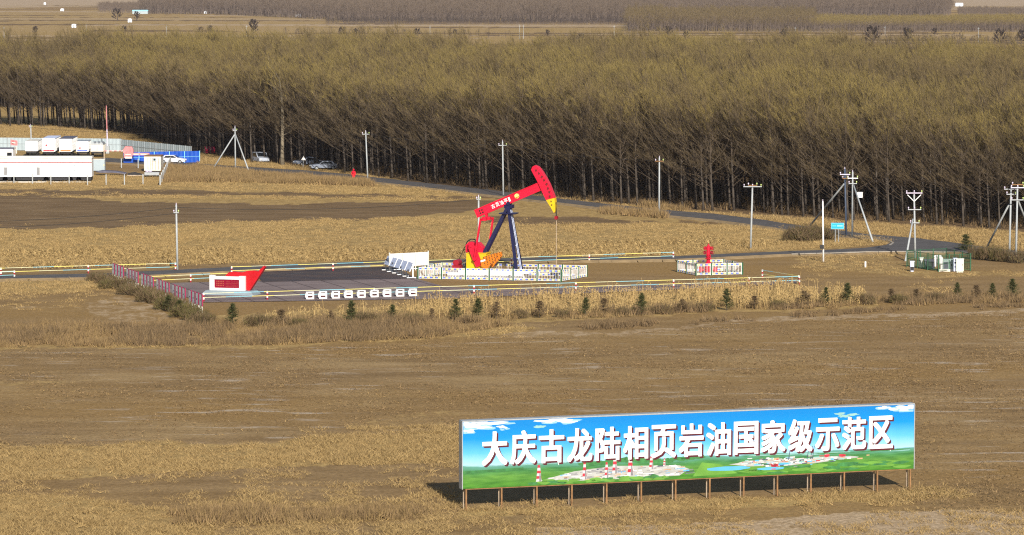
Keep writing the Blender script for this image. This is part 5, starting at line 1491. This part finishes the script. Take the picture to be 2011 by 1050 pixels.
def trailer(label, x0, x1, yb, yt, L_, roof, body, mark, tanks=False):
    xm = (x0 + x1) / 2; g = P(xm, yb); w = (x1 - x0) / ppm(yb); z1 = zat(g, yt); zb = .95
    t = thing('box_trailer', label, 'trailer', g, R(2), 'white trailers parked in the depot')
    q = MB().bx(-w / 2, w / 2, 0, L_, zb, z1)
    nn = int(L_ / .6)
    for j in range(nn):
        for s in (-1, 1): q.bx(s * w / 2 - .02, s * w / 2 + .02, j * .6 + .1, j * .6 + .22, zb + .1, z1 - .1)
    q.build('box', body, t)
    MB().bx(-w / 2 - .02, w / 2 + .02, -.02, L_ + .02, z1, z1 + .06).build('roof', roof, t)
    for s in (-1, 1):
        d_ = MB().bx(s * w / 4 - w / 4 + .05, s * w / 4 + w / 4 - .05, -.04, 0, zb + .12, z1 - .12).build('door', body, t)
        MB().bx(s * .12 - .02, s * .12 + .02, -.07, -.045, zb + .2, z1 - .2).build('lock_bar', 'galvanized', d_)
    MB().bx(-w / 2 + .2, w / 2 - .2, -.06, -.045, zb + .12, zb + .3).build('stripe', mark[0], t)
    if mark[1]: MB().prism([(-.4, z1 - 1.35), (-.2, z1 - 1.15), (-.4, z1 - .95), (-.6, z1 - 1.15)], -.065, -.05).build('hazard_diamond', 'red_paint', t)
    if tanks:
        for q_ in (-1, 0, 1): MB().tube([(q_ * w / 3.2, .3, z1 + .1), (q_ * w / 3.2, L_ - .3, z1 + .1)], w / 6.6, 10).build('tank', 'galvanized', t)
    MB().bx(-w / 2 + .2, w / 2 - .2, .1, L_ - .1, .6, zb).build('chassis', 'chassis', t)
    for yy in (1.2, 2.5):
        for s in (-1, 1): MB().tube([(s * (w / 2 - .35), yy, .48), (s * (w / 2 - .05), yy, .48)], .48, 12).build('wheel', 'tyre', t)
trailer('low white trailer with a pale roof, leftmost of the five', 50, 74, 307, 277.5, 8, 'dirty_white', 'white_paint', ('dirty_white', False))
trailer('tall white trailer with a grey roof and red diamond, second from the left', 83, 108.5, 308, 272, 11, 'slate_blue', 'white_paint', ('red_paint', True))
trailer('tall cream trailer with a grey roof and orange stripe, middle of the five', 116.5, 141.5, 308, 272.5, 11, 'tarp', 'white_paint', ('orange_paint', False))
trailer('low white trailer with a blue stripe and red diamond, fourth from the left', 149.5, 174, 308, 277.5, 6, 'galvanized', 'white_paint', ('fence_blue', True))
trailer('low dirty trailer with rounded tanks on top, rightmost of the five', 178, 203, 308, 284, 5, 'galvanized', 'dirty_white', ('dirty_white', False), True)
# long white unit
g = P(60, 357.5); kx = ppm(357.5)
lu = thing('cabin_unit', 'long white equipment cabin with a red stripe on a dark chassis', 'cabin', P(180, 357.5))
Lc = 24.5; w_ = 2.6
MB().bx(-Lc, 0, 0, w_, .85, 3.65).build('body', 'white_paint', lu)
MB().bx(-Lc, .06, .3, w_ + .05, 3.65, 3.95).build('roof', 'dirty_white', lu)
MB().bx(-Lc, .02, -.03, -.002, 3.55, 3.65).build('eave', 'vent_grey', lu)
MB().bx(-Lc, 0, -.012, -.002, 2.98, 3.10).build('stripe', 'dark_red', lu)
for x in (-4.6, -9.3, -14.0): MB().bx(x - .02, x + .02, -.01, 0, .95, 2.8).build('door_seam', 'vent_grey', lu)
for x in (-8.2, -13.2, -18.3): MB().bx(x - .25, x + .25, -.02, -.002, 1.05, 2.3).build('vent', 'vent_grey', lu)
MB().bx(-2.75, -2.45, -.02, -.002, 2.4, 2.65).bx(-2.75, -2.45, -.02, -.002, 1.75, 2.0).bx(-2.85, -2.35, -.02, -.002, 1.3, 1.37).build('label_plates', 'hoarding_grey', lu)
MB().bx(-.9, -.86, -.02, -.002, 1.2, 2.7).bx(-1.9, -.9, -.015, -.002, 2.68, 2.72).build('door', 'dirty_white', lu)
MB().bx(-Lc, -.1, .15, w_ - .1, .3, .85).build('chassis', 'chassis', lu)
for x in (-2, -3.3, -7, -12, -13.3, -18, -22): MB().tube([(x, .15, .42), (x, .5, .42)], .42, 12).build('wheel', 'tyre', lu)
MB().bx(-Lc, -.1, -.25, -.05, -.02, .12).build('sill', 'dirty_white', lu)
lu2 = thing('cabin_unit', 'second white cabin with a dark roof rising behind the long one at the left edge', 'cabin', P(26, 330))
MB().bx(-9, 0, 0, 3, .3, 3.15).build('body', 'white_paint', lu2); MB().bx(-9, .05, -.05, 3.05, 3.15, 3.3).build('roof', 'tarp', lu2); MB().bx(-1.0, -.2, -.02, 0, 1.2, 2.6).build('window', 'glass_dark', lu2)
MB().tube([(.25, .5, 0), (.25, .5, 3.5)], .06, 6).tube([(.25, .5, 3.4), (.5, .5, 3.5), (.5, .5, 2.4)], .08, 6).build('downpipe', 'dirty_white', lu2)
gb_ = thing('equipment_box', 'pale grey two door box right of the long white cabin', 'box', P(194, 336))
MB().bx(-.95, .95, 0, 1.4, .08, 1.9).build('housing', 'hoarding_grey', gb_); MB().bx(-1, 1, -.05, 1.45, 1.9, 1.97).build('lid', 'dirty_white', gb_)
for s in (-1, 1): MB().bx(s * .46 - .42, s * .46 + .42, -.03, 0, .15, 1.82).build('door', 'hoarding_grey', gb_)
MB().bx(.78, .9, -.05, -.03, .9, 1.1).build('label_plate', 'rail_yellow', gb_)
rc = thing('site_container', 'weathered white container with rust streaks and a wall fan in the depot', 'container', P(299.5, 336.5))
q = MB().bx(-1.35, 1.35, 0, 4.5, .12, 2.45)
for j in range(9): q.bx(-1.3 + j * .3, -1.18 + j * .3, -.03, 0, .2, 2.38)
q.build('body', 'dirty_white', rc); MB().bx(-1.4, 1.4, -.06, 4.55, 2.45, 2.55).build('roof', 'rust', rc)
q = MB()
for x in (-.75, -.3, .0, .5, .95): q.bx(x, x + .05, -.04, -.031, .3, 2.2)
q.build('rust_streaks', 'rust', rc)
MB().bx(.05, .65, -.12, -.03, 1.7, 2.2).tube([(.35, -.14, 1.95), (.35, -.12, 1.95)], .17, 10, 1).build('wall_fan', ['hoarding_grey', 'black_metal'], rc)
fbt = thing('flatbed', 'grey flatbed trailer with bags in front of the weathered container', 'flatbed', P(298, 347.5))
MB().bx(-1.15, 1.15, 0, 1.6, .55, .75).bx(-1.15, 1.15, 0, .06, .3, .55).build('bed', 'galvanized', fbt)
for s in (-1, 1): MB().tube([(s * .7, .3, .25), (s * .95, .3, .25)], .26, 10).build('wheel', 'tyre', fbt)
sk = MB().ball((-.8, .6, .95), .3, 0, 8, 6, .8).ball((-.3, .8, .95), .32, 0, 8, 6, .7); tag(sk.build('sack', 'insulator', None, P(298, 347.5) + Vector((0, 0, .02))), 'lilac sacks lying on the grey flatbed trailer', 'sack')
tp = thing('tarp_pile', 'dark sheets stacked on the ground right of the long white cabin', 'stack', P(228, 344))
MB().prism([(-3.3, .55), (-2.4, .75), (.0, .62), (1.2, .4), (1.6, .3), (1.5, .2), (-.5, .42), (-2.6, .42)], 0, 2.2).build('sheet_stack', 'tarp', tp)
MB().prism([(1.8, .3), (2.8, .45), (4.2, .1), (4.0, 0), (1.8, .05)], .2, 1.6).build('sheet_stack', 'chassis', tp)
pb_ = MB().tube([(0, 0, .12), (5.6, 0, .12)], .09, 6); tag(pb_.build('pipe', 'rust_light', None, P(250, 346)), 'rusty pipe lying on the ground below the dark sheets', 'pipe')
pp = [(27.5, 359), (64, 360), (100, 362), (136, 361.5), (172, 363), (208.5, 362), (244.5, 362), (281, 361), (238.5, 329), (271.5, 329.5)]
pn = ['in front of the cabin, first from the left', 'in front of the cabin, second from the left', 'in front of the cabin, third from the left', 'in front of the cabin, fourth from the left', 'at the right end of the long white cabin', 'left of the dark sheet stack', 'below the dark sheet stack', 'at the left of the grey flatbed', 'left one of two by the blue hoarding', 'right one of two by the blue hoarding']
for (x, y), w_ in zip(pp, pn):
    t = thing('fence_post', 'pale concrete fence post ' + w_, 'post', P(x, y), 0, 'concrete posts around the depot')
    MB().bx(-.07, .07, -.07, .07, -.1, 1.5).build('shaft', 'concrete_pole', t); MB().prism([(-.07, 1.5), (.07, 1.5), (0, 1.6)], -.07, .07).build('cap', 'concrete_pole', t)
A, B = P(314.5, 363), P(335.5, 322)
d = B - A; t = thing('concrete_fence', 'pale low concrete panel fence running back beside the weathered container', 'fence', A, math.atan2(d.y, d.x))
for k in range(8):
    Ls = d.length / 8
    MB().bx(k * Ls + .12, (k + 1) * Ls - .05, -.04, .04, .1, 1.25).build('panel', 'dirty_white', t); MB().bx(k * Ls - .09, k * Ls + .09, -.09, .09, -.1, 1.5).build('post', 'concrete_pole', t)
t = thing('flag_pole', 'tall thin mast fading from red to white above the depot', 'mast', P(211.5, 301))
g = P(211.5, 301); zt = zat(g, 207)
MB().tube([(-.1, 0, zt * .5), (-.18, 0, zt)], [.10, .07], 8).build('upper_mast', 'pink_cloth', t); MB().tube([(0, 0, 0), (-.1, 0, zt * .5)], [.14, .10], 8).build('lower_mast', 'insulator', t)
MB().bx(-.3, .3, -.3, .3, 0, 1.4).box((-.35, -.2, 1.6), (.5, .3, .5)).build('mast_base', 'galvanized', t)
def flag(label, x, y, yt, w_, h_, m='pink_cloth'):
    g = P(x, y); z = zat(g, yt); t = thing('flag', label, 'flag', g)
    MB().tube([(0, 0, 0), (0, 0, z)], .035, 6).build('pole', 'galvanized', t)
    q = MB(); n_ = 6
    for s in range(n_):
        x0, x1 = s * w_ / n_, (s + 1) * w_ / n_
        y0, y1 = .12 * math.sin(s * 1.3), .12 * math.sin((s + 1) * 1.3)
        q.add([(x0, y0, z - h_ - .1 * s / n_), (x1, y1, z - h_ - .1 * (s + 1) / n_), (x1, y1, z - .22 * (s + 1) / n_), (x0, y0, z - .22 * s / n_)], [(0, 1, 2, 3)])
    q.build('cloth', m, t)
    q2 = MB(); q2.add([(.25, -.16, z - .62), (.9, -.16, z - .7), (.9, -.16, z - .56), (.25, -.16, z - .48)], [(0, 1, 2, 3)]); q2.build('flag_marks', 'dirty_white', t)
flag('red flag with pale marks before the grey hoarding at left', 21, 303, 273.5, 1.2, 1.0)
q = thing('pink_cover', 'pink covered gate machine above the pink banner in the depot', 'cover', P(252, 322))
MB().prism([(-.85, 1.9), (.85, 1.9), (.9, 2.3), (.6, 2.95), (-.5, 3.0), (-.9, 2.4)], 0, .8).build('cloth', 'pink_cloth', q); MB().bx(-.8, .8, .1, .7, 0, 1.9).build('stand', 'hoarding_blue', q)
q = thing('banner', 'pink and white banner hanging on the blue hoarding', 'banner', P(243.5, 322.6))
MB().bx(0, 4.3, -.06, -.03, 1.55, 1.95).bx(0, 1.4, -.06, -.03, 1.1, 1.55).build('cloth', 'pink_cloth', q); MB().bx(.2, 1.35, -.075, -.065, 1.0, 1.3).bx(.25, 1.2, -.075, -.065, 1.62, 1.75).bx(1.6, 2.5, -.075, -.065, 1.66, 1.8).bx(2.8, 4.0, -.075, -.065, 1.66, 1.8).build('pale_marks', 'dirty_white', q)
q = thing('boom_gate', 'red and white boom gate bar left of the pink cover', 'boom gate', P(205, 318))
m = MB()
for i in range(8): m.bx(i * .42, (i + 1) * .42, -.05, .05, 1.85, 1.98, i % 2)
m.build('boom', ['pink_cloth', 'dirty_white'], q); MB().bx(3.3, 3.5, -.1, .1, 0, 2.0).bx(-.1, .05, -.05, .05, 0, 1.9).build('support', 'rust_light', q)

# ------------------------------------------------------------------ far sheds
def shed(label, x, y, w, h, m='shed_white'):
    t = thing('far_shed', label, 'shed', P(x, y), 0, 'small buildings in the far fields')
    MB().bx(-w / 2, w / 2, 0, w * .7, 0, h * .75).build('wall', m, t)
    MB().prism([(-w / 2 - .2, h * .75), (w / 2 + .2, h * .75), (w / 2 - .8, h), (-w / 2 + .8, h)], -.2, w * .7 + .2).build('roof', m, t)
    MB().bx(-.5, .5, -.04, 0, 0, 1.9).build('door', 'galvanized', t)
for a_ in (('white shed in the far left fields nearest to the forest', 145, 54, 2.9, 2.4), ('white shed between the two dark far trees', 255, 43.5, 2.9, 2.8), ('white shed near the top left corner', 122, 21.5, 3.4, 2.6),
           ('white shed below the far wood left of the top centre', 586, 32, 4.2, 2.0), ('small white shed high at the top left', 88, 9, 2.6, 3.2), ('low white shed in the thin far tree line', 404, 26.5, 3.0, 2.4), ('white shed at the top right corner', 1884, 12, 9.0, 4.0)): shed(*a_)
t = thing('far_building', 'long pale blue building at the foot of the far left wood', 'building', P(275, 27))
MB().bx(-7, 7, 0, 6, 0, 2.6).build('wall', 'hoarding_grey', t); MB().prism([(-7.2, 2.6), (7.2, 2.6), (6.8, 3.6), (-6.8, 3.6)], -.2, 6.2).build('roof', 'sign_pale', t)

# ------------------------------------------------------------------ air
hz = MB().bx(-4200, 4200, -60, 15000, -1.2, 36)
hm_ = bpy.data.materials.new('haze'); hm_.use_nodes = True
n, l = hm_.node_tree.nodes, hm_.node_tree.links
n.remove(n['Principled BSDF'])
vp = n.new('ShaderNodeVolumePrincipled'); vp.inputs['Density'].default_value = 2.6e-5; vp.inputs['Color'].default_value = (.80, .78, .92, 1)
l.new(vp.outputs[0], n['Material Output'].inputs['Volume'])
hz_o = tag(hz.build('haze', hm_), 'pale even haze over the whole plain', 'haze', kind='stuff')
